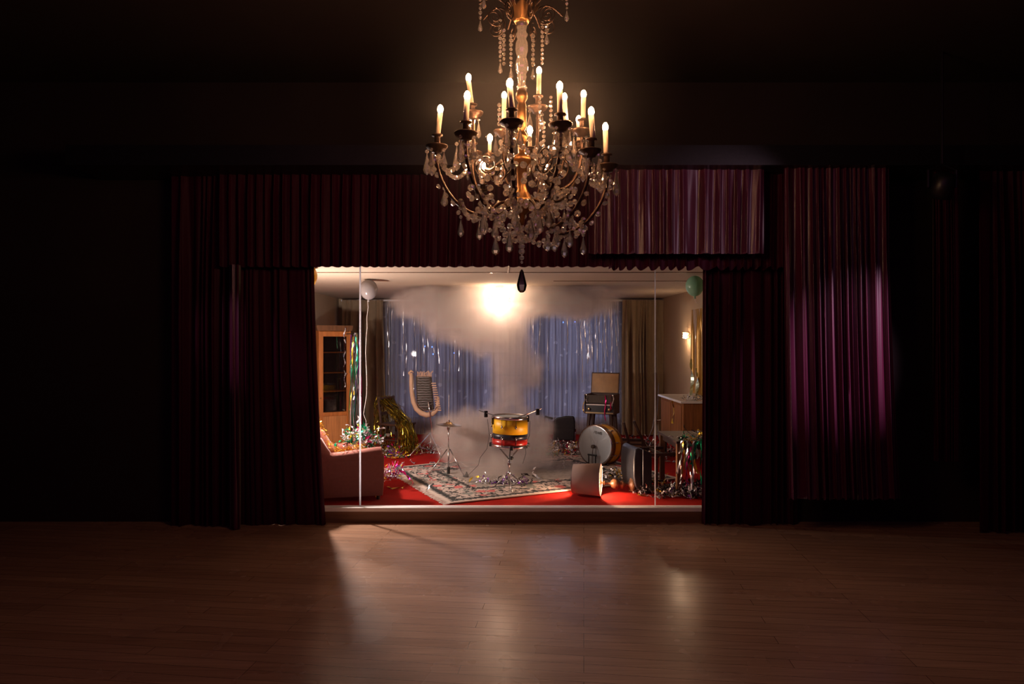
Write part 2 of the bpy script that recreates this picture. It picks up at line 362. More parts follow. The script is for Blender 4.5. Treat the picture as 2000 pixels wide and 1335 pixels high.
# ------------------------------------------------------------------ the shell
XL, XR, YB, HC, HT = -2.95, 3.05, 12.75, 2.53, 4.42
OX0, OX1 = -2.27, 2.30                     # the opening behind the drapes
struct(MB().box((0, 2.95, HALL-.05), (13, 8.7, .1)), 'floor', M['hallfloor'])
struct(MB().box(((XL+XR)/2, (YG+YB)/2+.03, -.05), (XR-XL, YB-YG-.06, .1)), 'floor', M['carpet'])
m = MB(); m.box(((XL+XR)/2, (YG+.1+YB)/2, HC+.05), (XR-XL+.4, YB-YG, .1)); struct(m, 'ceiling', M['ceil'])
struct(MB().box((0, 2.9, HT+.05), (13, 8.6, .1)), 'ceiling', M['hallwall'])
m = MB(); z0, z1 = HALL, HT
m.box(((-6.4+OX0)/2, 7.2, (z0+z1)/2), (OX0+6.4, .2, z1-z0)).box(((6.4+OX1)/2, 7.2, (z0+z1)/2), (6.4-OX1, .2, z1-z0))
m.box(((OX0+OX1)/2, 7.2, (HC+z1)/2), (OX1-OX0, .2, z1-HC))
struct(m, 'wall_front', M['hallwall'])
struct(MB().box((-6.45, 2.9, 2.1), (.1, 8.4, 4.6)), 'wall_left', M['hallwall'])
struct(MB().box((6.45, 2.9, 2.1), (.1, 8.4, 4.6)), 'wall_right', M['hallwall'])
struct(MB().box((XL-.05, (YG+YB)/2+.15, HC/2), (.1, YB-YG-.1, HC)), 'wall_left', M['wall'])
struct(MB().box((XR+.05, (YG+YB)/2+.15, HC/2), (.1, YB-YG-.1, HC)), 'wall_right', M['wall'])
m = MB(); wx0, wx1, wz0, wz1 = -2.0, 2.25, .30, 2.36
m.box(((XL+wx0)/2, YB+.05, HC/2), (wx0-XL, .1, HC)).box(((XR+wx1)/2, YB+.05, HC/2), (XR-wx1, .1, HC))
m.box(((wx0+wx1)/2, YB+.05, wz0/2), (wx1-wx0, .1, wz0)).box(((wx0+wx1)/2, YB+.05, (wz1+HC)/2), (wx1-wx0, .1, HC-wz1))
struct(m, 'wall_back', M['wall'])
m = MB()
for k in range(4):
    x = wx0+(wx1-wx0)*k/3; m.box((x, YB+.05, (wz0+wz1)/2), (.06, .08, wz1-wz0))
for z in (wz0, 1.0, wz1): m.box(((wx0+wx1)/2, YB+.05, z), (wx1-wx0, .08, .06))
wf = struct(m, 'window_1', M['darkwood'])
MB().box(((wx0+wx1)/2, YB+.06, (wz0+wz1)/2), (wx1-wx0, .006, wz1-wz0)).build('pane', M['pane'], wf)
# ceiling battens
m = MB(); m.box((.05, 7.9, HC-.003), (6.0, .012, .008)); m.box((.13, 7.5, HC-.003), (.012, .8, .008)); m.box((1.9, 9.0, HC-.003), (2.3, .012, .008))
struct(m, 'trim_1', M['midwood'])
# sill, kickboard, glass front
struct(MB().box(((OX0+OX1)/2, 7.115, -.004), (OX1-OX0, .115, .024)).box(((OX0+OX1)/2, 7.068, -.02), (OX1-OX0, .02, .02)), 'trim_2', M['sill'])
struct(MB().box(((OX0+OX1)/2, 7.09, -.084), (OX1-OX0, .05, .122)), 'trim_3', M['kick'], bevel=.004)
seams = [OX0, at(703.5, 600, YG).x, at(1279.5, 600, YG).x, OX1]
for k in range(3):
    a, b = seams[k]+.004, seams[k+1]-.004
    o = MB().box(((a+b)/2, YG, HC/2), (b-a, .010, HC)).build('window_%d' % (k+2), M['pane']); tag(o, kind='structure')
for k in (1, 2):
    struct(MB().box((seams[k], YG, HC/2), (.015 if k == 1 else .009, .014, HC)), 'trim_%d' % (k+3), M['seam'])

# ------------------------------------------------------------------ drapes and curtains
def cloth(x0, x1, zt, zb, Y, amp, folds, seed, flare=0.0, gather=.25, nv=24, xb0=None, xb1=None, hem=.0, axis='x', sharp=1.0):
    rnd = random.Random(seed); ph = [rnd.uniform(0, 6.28) for _ in range(6)]; L = x1-x0
    nu = int(folds*12)
    def fn(u, v):
        z = zt+(zb-zt)*v
        uu = u*folds+.55*math.sin(u*7.1+ph[0])+.35*math.sin(u*17.3+ph[1])+.10*v*math.sin(u*5+ph[2])
        a = amp*(gather+(1-gather)*min(1, v*3))*(.55+.45*math.sin(u*folds*.9+ph[3])**2)
        s = math.sin(2*PI*uu); s = math.copysign(abs(s)**(1/sharp), s)
        d = a*s+a*.35*math.sin(2*PI*uu*2.3+ph[4]+v*1.3)
        xa = x0+L*u; xb = (x0 if xb0 is None else xb0)+((x1 if xb1 is None else xb1)-(x0 if xb0 is None else xb0))*u
        x = xa+(xb-xa)*v**2+a*.5*math.cos(2*PI*uu+.6)*(1 if 0 < u < 1 else 0)
        zz = z+hem*math.sin(2*PI*uu+1)*v**8
        p = (x, Y-d-flare*v*v, zz)
        return p if axis == 'x' else (Y-d, x, zz)
    return MB().grid(fn, nu, nv)
def X(px, Y): return (px-CX)*Y/F
def Z(py, Y): return EYE-(py-CY)*Y/F
# dark hall drapes
struct(MB().box((.55, 6.80, 3.50), (9.3, .62, .19)), 'trim_8', M['black'])
cloth(X(612, 6.98), X(460, 6.98), 3.5, HALL+.005, 6.98, .045, 9, 1, xb0=X(636, 6.98), hem=0).single('side_drape', M['velvet'], 'burgundy stage drape framing the left edge of the lit glass front', 'curtain', smooth=True)
cloth(X(1374, 6.98), X(1560, 6.98), 3.5, HALL+.005, 6.98, .045, 10, 2, xb0=X(1372, 6.98)).single('side_drape', M['velvet'], 'dark burgundy stage drape framing the right edge of the lit glass front', 'curtain', smooth=True)
cloth(X(335, 6.93), X(462, 6.93), 3.5, HALL+.005, 6.93, .06, 6, 3).single('side_drape', M['velvet'], 'shadowed burgundy drape furthest left in the dark hall', 'curtain', smooth=True)
cloth(X(450, 6.80), X(470, 6.80), Z(517, 6.80), HALL+.01, 6.80, .05, 1.2, 4, gather=1).single('curtain_edge', M['velvet_lit'], 'narrow pink-lit fold of drape left of the lit glass front', 'curtain', smooth=True)
cloth(X(430, 6.86), X(1200, 6.86), Z(318, 6.86), Z(520, 6.86), 6.86, .035, 40, 5, hem=.008, gather=.5).single('valance', M['velvet'], 'long dark burgundy valance hanging over the lit glass front behind the chandelier', 'valance', smooth=True)
cloth(X(1190, 6.84), X(1540, 6.84), Z(320, 6.84), Z(524, 6.84), 6.84, .035, 18, 15, hem=.02, gather=.5).single('valance', M['velvet'], 'dark burgundy under-valance with a scalloped hem above the green balloon', 'valance', smooth=True)
cloth(X(1150, 6.66), X(1493, 6.66), Z(325, 6.66), Z(495, 6.66), 6.66, .040, 16, 6, gather=.45, sharp=1.4).single('valance', M['velvet_lit'], 'lit plum short valance with deep gathers right of the chandelier', 'valance', smooth=True)
cloth(X(1532, 6.60), X(1738, 6.60), Z(322, 6.60), Z(975, 6.60), 6.60, .045, 15, 7, xb0=X(1540, 6.6), xb1=X(1757, 6.6), gather=.5, sharp=1.6, hem=.01).single('curtain', M['velvet_lit'], 'magenta-lit gathered satin curtain ending above the floor on the right', 'curtain', smooth=True)
cloth(X(1822, 6.75), X(1870, 6.75), 3.42, Z(900, 6.75), 6.75, .05, 3, 8).single('curtain', M['velvet'], 'narrow dim purple curtain hanging behind and below the round stage lamp', 'curtain', smooth=True)
cloth(X(1912, 6.70), X(2060, 6.70), 3.4, HALL+.01, 6.70, .06, 8, 9).single('side_drape', M['velvet'], 'dark burgundy drape at the far right edge of the hall', 'curtain', smooth=True)
# stage lamp
c = at(1840, 362, 6.35)
t = thing('stage_lamp', 'round dark stage lamp hanging high on the right of the hall', 'lamp', c)
Mx = Matrix.Translation(c) @ Matrix.Rotation(.55, 4, 'X')
MB().lathe([(.04, .12), (.085, .10), (.10, 0), (.115, -.10), (.105, -.10), (.09, 0), (.03, .06)], 24, Mx).build('lamp_housing', M['black'], t, smooth=True)
MB().tube([c+Vector((-.13, 0, -.02)), c+Vector((-.13, 0, .14)), c+Vector((0, 0, .2)), c+Vector((.13, 0, .14)), c+Vector((.13, 0, -.02))], .012).tube([c+Vector((0, 0, .2)), Vector((c.x, c.y, HT))], .012).build('bracket', M['black'], t)

# room curtains
YC = 12.45
cloth(X(668, YC), X(748, YC), 2.49, .02, YC, .085, 6, 11, xb1=X(752, YC)).single('tan_curtain', M['tan'], 'tan full-length curtain at the left end of the sheers behind the wooden chair', 'curtain', 'tan curtains', smooth=True)
cloth(X(1216, YC), X(1296, YC), 2.49, .02, YC, .085, 6, 12, xb1=X(1302, YC)).single('tan_curtain', M['tan'], 'tan full-length curtain at the right end of the sheers beside the wall sconce', 'curtain', 'tan curtains', smooth=True)
b = [748, 905, 1062, 1220]
for k, lab in enumerate(('left sheer white panel embroidered with leaves behind the instrument', 'middle sheer white panel embroidered with leaves behind the smoke and drum', 'right sheer white panel embroidered with leaves behind the record console')):
    cloth(X(b[k], 12.58), X(b[k+1], 12.58), 2.46, .03, 12.58, .06, 13, 20+k, nv=12, gather=.6).single('sheer_curtain', M['sheer'], lab, 'curtain', 'sheer curtains across the window', smooth=True)
struct(MB().box((.1, 12.52, 2.485), (5.9, .05, .03)), 'trim_6', M['white'])
YW = 2.98
def sidecloth():
    mm = cloth(9.2, 10.45, Z(604, 10.3), .95, YW, .035, 6, 30, axis='y'); return mm
sidecloth().single('gold_curtain', M['goldcloth'], 'gold satin curtain on the right wall above the sideboard', 'curtain', smooth=True)
struct(MB().box((XR-.003, 9.75, 1.6), (.006, 1.1, 1.2)), 'window_5', M['goldcloth'])

# ------------------------------------------------------------------ chandelier in the hall
D = 3.86
def cp(px, py, Y): return at(px, py, Y)
cx = X(1019, D)
ch = thing('crystal_chandelier', 'large bronze crystal chandelier with lit electric candles hanging in the dark hall', 'chandelier', (cx, D, Z(570, D)))
def bead_add(mb, p, r, ax=None, el=1.0):
    q = Vector((0, 0, 1)).rotation_difference(Vector(ax).normalized()).to_matrix().to_4x4() if ax is not None else Matrix.Identity(4)
    mb.lathe([(.35*r, -.85*r*el), (.92*r, -.35*r*el), (.92*r, .35*r*el), (.35*r, .85*r*el)], 8, Matrix.Translation(Vector(p)) @ q)
def drop_add(mb, p, L, r, n=6):       # p = top
    mb.lathe([(.10*r, 0), (.22*r, -.12*L), (.70*r, -.50*L), (r, -.74*L), (.75*r, -.90*L), (.08*r, -L)], n, Matrix.Translation(Vector(p)))
    bead_add(mb, Vector(p)+Vector((0, 0, .012)), r*.55)
def chain(mb, pts, r=.0155):
    pts = [Vector(p) for p in pts]; acc = 0; nxt = 0
    for a, b in zip(pts[:-1], pts[1:]):
        L = (b-a).length
        while acc+L > nxt:
            p = a+(b-a)*((nxt-acc)/L); bead_add(mb, p, r*random.uniform(.85, 1.12), Vector((random.uniform(-1, 1), -1.2, random.uniform(-.6, .6))), random.uniform(.7, 1)); nxt += r*2.25
        acc += L
def sag(a, b, dz, n=14):
    a, b = Vector(a), Vector(b)
    return [a.lerp(b, i/n)-Vector((0, 0, dz*4*(i/n)*(1-i/n))) for i in range(n+1)]
random.seed(5)
zc = lambda py: Z(py, D)
ctr = lambda z: Vector((cx, D, z))
# (bulb px, py), candle foot (px, py), dish (px, py), depth, arm kind
CAND = [(861, 213, 855, 262, 853, 287, 3.81, 0), (913, 187, 910, 237, 910, 262, 3.53, 0), (995, 163, 1000, 212, 999, 240, 3.42, 0),
        (1093, 168, 1094, 222, 1095, 245, 3.46, 0), (1154, 217, 1158, 270, 1152, 296, 3.62, 0), (1182, 247, 1184, 300, 1186, 325, 3.86, 0),
        (914, 150, 921, 203, 924, 222, 4.16, 1), (1053, 137, 1052, 186, 1050, 211, 4.20, 1), (1140, 183, 1139, 232, 1136, 256, 4.10, 1),
        (985, 185, 984, 236, 983, 258, 4.30, 1), (1102, 188, 1106, 236, 1106, 258, 4.34, 0), (1130, 233, 1131, 276, 1131, 292, 4.30, 0),
        (923, 235, 923, 278, 923, 300, 4.28, 0), (957, 272, 956, 300, 956, 315, 4.15, 2), (1035, 256, 1035, 288, 1035, 302, 4.0, 2), (943, 325, 943, 360, 943, 372, 4.05, 2)]
hub = ctr(zc(398)); hub2 = ctr(zc(300))
dishes = []
for (bx, by, fx, fy, dx, dy, Y, k) in CAND:
    bt, ft, dc = at(bx, by, Y), at(fx, fy, Y), at(dx, dy, Y)
    s = .022 if k == 2 else .066
    ft = Vector((ft.x, Y, ft.z)); d = (bt-ft).normalized(); rc = .0145 if k < 2 else .011
    cd = MB().tube([ft, ft+(bt-ft)*.4, ft+(bt-ft)*.86], [rc, rc*.97, rc], 12).tube([ft+(bt-ft)*.70+Vector((rc*.7, -.002, 0)), ft+(bt-ft)*.86+Vector((rc*.6, -.002, 0))], [.002, .005], 6).build('candle', M['ivory'], ch, smooth=True)
    bt2 = ft+(bt-ft)*.84
    MB().lathe([(.006, 0), (.012, .004), (.0165, .018), (.015, .032), (.008, .043), (.001, .047)], 10, Matrix.Translation(bt2)).build('bulb', M['bulb'], cd, smooth=True)
    R = .062 if k < 2 else .03
    pr = [(.012, -.035), (.030, -.030), (.034, -.018), (.055, -.008), (R, .004), (R, .008), (.05, .004), (.014, .004)] if k < 2 else [(.008, -.012), (R, 0), (R, .003), (.008, .003)]
    dd = MB().lathe(pr, 24, Matrix.Translation(dc)).build('candle_dish', M['bronze'], ch, smooth=True)
    h = ft.z-dc.z
    MB().lathe([(.017, 0), (.0165, h*.7), (.019, h*.78), (.031, h*.82), (.031, h*.92), (.016, h*.98)], 16, Matrix.Translation(Vector((ft.x*.5+dc.x*.5, Y, dc.z+.003)))).build('candle_cup', M['bronze'], dd, smooth=True)
    dishes.append((dc, k))
    rad = Vector((dc.x-cx, Y-D, 0)); Rr = rad.length; u = rad.normalized() if Rr > .01 else Vector((1, 0, 0))
    zt = dc.z-.03
    if k == 0: P = [(1, zt), (1.0, zt-.05), (.97, zt-.12), (.88, zt-.21), (.74, zt-.29), (.58, zt-.335), (.42, zt-.34), (.27, hub.z+.0), (.12, hub.z+.01), (.04, hub.z+.03)]
    elif k == 1: P = [(1, zt), (1.0, zt-.09), (.95, zt-.2), (.82, zt-.29), (.62, zt-.34), (.40, zt-.31), (.2, hub2.z-.03), (.05, hub2.z)]
    else: P = [(1, zt), (1.0, zt-.05), (.85, zt-.10), (.5, zt-.10), (.05, zt-.03)]
    pts = [Vector((cx, D, z))+u*Rr*f for f, z in P]
    sm = []
    for i in range(len(pts)-1):
        p0, p1, p2, p3 = pts[max(i-1, 0)], pts[i], pts[i+1], pts[min(i+2, len(pts)-1)]
        for j in range(5):
            tt = j/5; sm.append(.5*((2*p1)+(p2-p0)*tt+(2*p0-5*p1+4*p2-p3)*tt*tt+(3*p1-p0-3*p2+p3)*tt**3))
    sm.append(pts[-1])
    rr = [(.0085 if k < 2 else .005)*(1+.18*(i % 2)) for i in range(len(sm))]
    MB().tube(sm, rr, 8).build('arm', M['bronze'], ch, smooth=True)
    # garland lying along the arm, and drops under the dish
    if k < 2:
        g = MB()
        for q in range(0, len(sm)-8, 3):
            p = sm[q]-Vector((0, 0, .022+.012*random.random()))+u*.012
            if q % 1 == 0: bead_add(g, p+Vector((random.uniform(-.008, .008),)*3), random.uniform(.0145, .020), (random.uniform(-1, 1), random.uniform(-1, 1), .4), random.uniform(.7, 1))
        g.build('crystal_garland', M['crystal'], ch)
        for a in ((.9, 3.5) if k == 1 else (-.6, 2.2, 4.2)):
            p = dc+Vector((math.cos(a)*.052, math.sin(a)*.052, -.018)); dm = MB()
            drop_add(dm, p-Vector((0, 0, .02)), random.uniform(.085, .12), random.uniform(.015, .020)); dm.build('crystal_pendant', M['crystal'], ch)
# swags between neighbouring dishes
low = [d for d, k in dishes if k == 0]; low.sort(key=lambda d: math.atan2(d.y-D, d.x-cx))
for i, d in enumerate(low):
    e = low[(i+1) % len(low)]
    g = MB(); chain(g, sag(d-Vector((0, 0, .03)), e-Vector((0, 0, .03)), .13)); g.build('crystal_garland', M['crystal'], ch)
    a = ctr(0)+(d-ctr(d.z))*.72; a.z = d.z-.30; b2 = ctr(0)+(e-ctr(e.z))*.72; b2.z = e.z-.30
    g = MB(); chain(g, sag(a, b2, .10)); g.build('crystal_garland', M['crystal'], ch)
    # from the arm bottom in to the lower finial, with loops
    bz = zc(468); f = ctr(bz); a2 = ctr(0)+(d-ctr(d.z))*.50; a2.z = d.z-.37
    g = MB(); chain(g, sag(a2, f+(a2-ctr(a2.z)).normalized()*.05, .055)); chain(g, sag(a, a2, .07)); g.build('crystal_garland', M['crystal'], ch)
    g = MB(); chain(g, [a, a-Vector((0, 0, random.uniform(.03, .09)))]); drop_add(g, a-Vector((0, 0, .10)), .10, .019); g.build('crystal_pendant', M['crystal'], ch)
    g = MB(); drop_add(g, a2-Vector((0, 0, .035)), .11, .020); g.build('crystal_pendant', M['crystal'], ch)
# inner clusters
for ring, (R, py, n) in enumerate(((.07, 455, 7), (.13, 432, 9), (.20, 405, 10), (.14, 345, 10), (.24, 360, 12), (.12, 300, 9), (.30, 385, 12))):
    g = MB()
    for j in range(int(n*1.7)):
        a = 2*PI*j/int(n*1.7); p = ctr(zc(py)+random.uniform(-.06, .06))+Vector((math.cos(a)*R, math.sin(a)*R, .02*math.sin(a*n)))
        bead_add(g, p, random.uniform(.016, .022), (math.cos(a), math.sin(a), random.uniform(-.5, .5)), random.uniform(.7, 1))
    g.build('crystal_ring', M['crystal'], ch)
UP = [(977, 40, 140, 1), (984, 60, 130, 0), (998, 70, 150, 1), (1041, 70, 150, 1), (1059, 45, 125, 0), (1068, 50, 82, 1), (938, -10, 58, 1), (945, -10, 12, 1), (1107, -10, 38, 1), (1054, 190, 260, 0), (1076, 190, 240, 0), (975, 205, 250, 0), (1062, 240, 300, 0), (992, 255, 320, 1)]
for k, (px, y0, y1, dr) in enumerate(UP):
    Y = D+(-.10 if k % 2 else .10); g = MB(); a, b2 = at(px, y0, Y), at(px, y1-(22 if dr else 0), Y)
    chain(g, [a, b2], .0115)
    if dr: drop_add(g, b2-Vector((0, 0, .012)), .066, .014)
    g.build('crystal_strand', M['crystal'], ch)
# central bottom strand and big pendant
g = MB()
for py, r in ((446, .020), (458, .018), (470, .024), (481, .020), (491, .020), (503, .0155), (512, .009)): bead_add(g, ctr(zc(py)), r, (0, 0, 1))
g.build('crystal_strand', M['crystal'], ch)
g = MB(); g.lathe([(.004, 0), (.010, -.012), (.029, -.088), (.022, -.118), (.010, -.130)], 6, Matrix.Translation(ctr(zc(526))), tw=.0).build('crystal_pendant', M['crystaldark'], ch)
for px, py, L in ((968, 462, .10), (995, 453, .11), (1070, 458, .09), (1089, 450, .09), (1037, 425, .12), (946, 415, .12), (834, 300, .12), (1204, 338, .13), (892, 285, .14), (1172, 318, .11), (868, 372, .09)):
    g = MB(); drop_add(g, at(px, py, D-.18 if abs(px-1019) < 90 else D), L, .022); g.build('crystal_pendant', M['crystal'], ch)
# stem
T0 = lambda py: zc(py)
prof = [(.030, 38), (.034, 44), (.030, 52), (.024, 62), (.036, 68), (.024, 76), (.034, 84), (.036, 98), (.028, 108), (.026, 112), (.032, 118), (.038, 128), (.032, 140), (.023, 145), (.028, 150), (.022, 156), (.022, 166), (.030, 170), (.026, 176)]
MB().lathe([(r, T0(y)) for r, y in reversed(prof)], 16, Matrix.Translation((cx, D, 0))).build('glass_stem', M['crystal'], ch, smooth=True)
prof = [(.020, 174), (.032, 182), (.034, 192), (.020, 200), (.026, 206), (.028, 248), (.018, 256), (.030, 262), (.040, 270), (.022, 280), (.020, 300), (.050, 306), (.055, 316), (.030, 326), (.026, 360), (.034, 372), (.060, 388), (.075, 396), (.060, 408), (.020, 420), (.012, 440)]
MB().lathe([(r, T0(y)) for r, y in reversed(prof)], 20, Matrix.Translation((cx, D, 0))).build('brass_stem', M['gold'], ch, smooth=True)
cr = MB()
def crown(u, v):
    a = 2*PI*u; r = .034+.062*v+.008*math.cos(a*8)*v; z = T0(46)+(.085+.02*abs(math.cos(a*4)))*v
    return (cx+r*math.cos(a), D+r*math.sin(a), z)
cr.grid(crown, 64, 6).build('crown', M['gold'], ch, smooth=True, solid=.004)
for k in range(8):
    a = 2*PI*k/8+.3; u = Vector((math.cos(a), math.sin(a), 0)); base = ctr(T0(30)); pts = []
    for i in range(40):          # arm rising out, then spiral curl down
        tt = i/39; pts.append(base+u*(.05+.20*tt)+Vector((0, 0, .03*math.sin(tt*PI)*2+.03*tt)))
    MB().tube(pts, .005, 6).build('scroll_arm', M['bronze'], ch, smooth=True)
    pts = []
    for i in range(60):
        tt = i/59; an = PI/2+tt*4.6*PI*(1 if k % 2 else .8); r = .058*(1-tt*.86); c2 = base+u*(.16)+Vector((0, 0, -.035))
        pts.append(c2+u*r*math.cos(an)+Vector((0, 0, r*math.sin(an))))
    MB().tube(pts, .0042, 6).build('scroll', M['bronze'], ch, smooth=True)
for k in range(6):   # lower scrolls inside the bowl
    a = 2*PI*k/6+.1; u = Vector((math.cos(a), math.sin(a), 0)); pts = []; c2 = ctr(zc(325))+u*.20
    for i in range(50):
        tt = i/49; an = -PI/2-tt*3.4*PI; r = .075*(1-tt*.8); pts.append(c2+u*r*math.cos(an)*-1+Vector((0, 0, r*math.sin(an))))
    MB().tube(pts, .0045, 6).build('scroll', M['bronze'], ch, smooth=True)
MB().tube([ctr(T0(34)), ctr(HT)], .008, 8).build('hanging_rod', M['gold'], ch)
for s in (-1, 1): MB().tube([ctr(T0(40)), ctr(T0(20))+Vector((.06*s, 0, 0)), ctr(HT-.4)+Vector((.10*s, .02, 0))], .006, 6).build('hanging_chain', M['wire'], ch)
# ------------------------------------------------------------------ furniture in the lit room
rnd = random.Random(77)
# armchair in the left foreground, facing right
AO = Vector((-1.713, 7.735, 0)); MA = Matrix.LocRotScale(AO, Quaternion((0, 0, 1), .22), None)
t = thing('armchair', 'terracotta upholstered armchair seen from the side in the left foreground', 'armchair', AO, .22)
A0, A1 = -.40, .41
def armprof(): return [(A0-.06, .05), (A1-.015, .05), (A1, .20), (A1, .50), (A1-.02, .51), (A1-.10, .505), (A0+.40, .47), (A0+.26, .46), (A0+.205, .475), (A0+.15, .55), (A0+.10, .64), (A0+.03, .69), (A0-.04, .70)]
ROLL = [(A0-.05, .70), (A0+.03, .69), (A0+.10, .64), (A0+.15, .55), (A0+.205, .475), (A0+.26, .46), (A0+.40, .47), (A1-.10, .505), (A1-.02, .51)]
for y in (-.34, .34):
    MB().prism(armprof(), y-.06, y+.06, MA).tube([MA @ Vector((x, y, z)) for x, z in ROLL], .068, 16).build('arm', M['terracotta'], t, bevel=.008)
MB().prism([(A0-.08, .10), (A0+.14, .10), (A0+.08, .70), (A0-.01, .80), (A0-.12, .78)], -.28, .28, MA).build('backrest', M['terracotta'], t, bevel=.04)
MB().box(((A0+A1)/2+.03, 0, .33), (A1-A0-.20, .54, .16), MA).build('seat_cushion', M['terracotta'], t, bevel=.05)
MB().box(((A0+A1)/2+.02, 0, .16), (A1-A0-.1, .56, .20), MA).build('base', M['terracotta'], t, bevel=.01)
for x in (A0+.03, A1-.06):
    for y in (-.33, .33): MB().cyl(MA @ Vector((x, y, 0)), MA @ Vector((x, y, .05)), .018, .024).build('leg', M['darkwood'], t)

# glazed cabinet
fa, fb = at(622, 700, 10.6), at(684.5, 700, 10.86)
fa.z = fb.z = 0; ux = (fb-fa).normalized(); uy = Vector((-ux.y, ux.x, 0)); W = (fb-fa).length
t = thing('display_cabinet', 'tall orange oak cabinet with a dark glazed door by the left wall', 'cabinet', fa, math.atan2(ux.y, ux.x))
Mc = Matrix.LocRotScale(fa, Quaternion((0, 0, 1), math.atan2(ux.y, ux.x)), None)
zt = 1.90
m = MB()
for x in (.01, W-.01): m.box((x, .14, zt/2), (.02, .28, zt), Mc)
for z in (.06, .95, 1.24, 1.56, zt): m.box((W/2, .145, z), (W-.04, .25, .02), Mc)
m.build('body', M['oak'], t); MB().box((W/2, .285, zt/2), (W, .012, zt), Mc).build('back_panel', M['darkwood'], t)
MB().prism([(-.02, zt), (W+.02, zt), (W+.035, zt+.06), (W+.035, zt+.085), (-.035, zt+.085), (-.035, zt+.06)], -.03, .30, Mc).build('cornice', M['midwood'], t, bevel=.004)
d = MB(); dz0, dz1 = .10, zt-.01
d.box((.035, -.012, (dz0+dz1)/2), (.07, .022, dz1-dz0), Mc).box((W-.035, -.012, (dz0+dz1)/2), (.07, .022, dz1-dz0), Mc)
zm = Z(808, 10.7)
for z, h in ((dz1-.04, .08), (zm, .06), (dz0+.03, .06)): d.box((W/2, -.012, z), (W-.14, .022, h), Mc)
dd = d.build('door', M['oak'], t, bevel=.003)
MB().box((W/2, -.012, (zm+dz1)/2), (W-.13, .006, dz1-zm-.1), Mc).build('pane', M['cabglass'], dd)
MB().box((W/2, -.008, (dz0+zm)/2), (W-.13, .012, zm-dz0-.06), Mc).build('lower_panel', M['oakpanel'], dd)
MB().lathe([(.004, 0), (.012, .01), (.008, .02)], 12, Mc @ Matrix.Translation((.03, -.02, .85)) @ Matrix.Rotation(PI/2, 4, 'X')).build('knob', M['brass'], dd)

# wooden chair with tinsel
def rot(loc, rz): return Matrix.LocRotScale(Vector(loc), Quaternion((0, 0, 1), rz), None)
cc = flo(774, 882); cc = Vector((X(776, 10.75), 10.75, 0)); Mx = rot(cc, 1.0)
t = thing('wooden_chair', 'dark wooden chair draped with green-gold tinsel before the left tan curtain', 'chair', cc, 1.0)
MB().box((0, 0, .44), (.42, .42, .035), Mx).build('seat', M['darkwood'], t, bevel=.01)
for x in (-.18, .18):
    MB().tube([Mx @ Vector((x, -.18, 0)), Mx @ Vector((x, -.18, .42))], .018).build('leg', M['darkwood'], t)
    MB().tube([Mx @ Vector((x, .19, 0)), Mx @ Vector((x, .18, .44)), Mx @ Vector((x, .24, .86))], .018).build('leg', M['darkwood'], t)
MB().box((0, .215, .79), (.36, .02, .13), Mx).box((0, .20, .60), (.36, .02, .05), Mx).build('backrest', M['darkwood'], t, bevel=.006)
for a, b in (((-.18, -.18), (.18, -.18)), ((-.18, .18), (.18, .18)), ((-.18, -.18), (-.18, .18)), ((.18, -.18), (.18, .18))):
    MB().cyl(Mx @ Vector((*a, .2)), Mx @ Vector((*b, .2)), .01).build('stretcher', M['darkwood'], t)

# foil and tinsel generators
def strip(mb, p, L, w, mi, r, droop=True, flat=False, n=10):
    """one crinkled foil strip starting at p"""
    p = Vector(p); dirn = Vector((r.uniform(-1, 1), r.uniform(-1, 1), 0 if flat else r.uniform(-.2, .8))).normalized(); pts = [p.copy()]; sd = []
    for i in range(n):
        dirn = (dirn+Vector((r.uniform(-.7, .7), r.uniform(-.7, .7), r.uniform(-.5, .5) if not flat else r.uniform(-.25, .25)))).normalized()
        q = pts[-1]+dirn*L/n
        if q.z < .004: q.z = .004+r.random()*.012; dirn.z = abs(dirn.z)*.6
        pts.append(q)
    for i in range(len(pts)): sd.append(Vector((r.uniform(-1, 1), r.uniform(-1, 1), r.uniform(-.9, .9))).normalized())
    for i in range(1, len(sd)): sd[i] = (sd[i-1]*.45+sd[i]).normalized()
    mb.mat(mi).ribbon(pts, w, sd)
def pile(c, rx, ry, h, n, r, pal, L=.22, w=.016):
    mb = MB()
    for i in range(n):
        a = r.uniform(0, 2*PI); q = math.sqrt(r.random()); z = h*(1-q)*r.random()
        strip(mb, (c[0]+rx*q*math.cos(a), c[1]+ry*q*math.sin(a), c[2]+.006+z), r.uniform(.5, 1.2)*L, r.uniform(.6, 1.3)*w, r.choice(pal), r)
    return mb
def hang(mb, top, L, w, mi, r, spread=.05, n=12):
    top = Vector(top); pts = []; sd = []; ph = r.uniform(0, 6); dx, dy = r.uniform(-spread, spread), r.uniform(-spread, spread)*.5; a = r.uniform(0, 3)
    for i in range(n+1):
        v = i/n; pts.append(top+Vector((dx*v+.012*math.sin(ph+v*7), dy*v+.008*math.cos(ph+v*6), -L*v))); a += r.uniform(-.5, .9); sd.append(Vector((math.cos(a), math.sin(a), 0)))
    mb.mat(mi).ribbon(pts, w, sd)
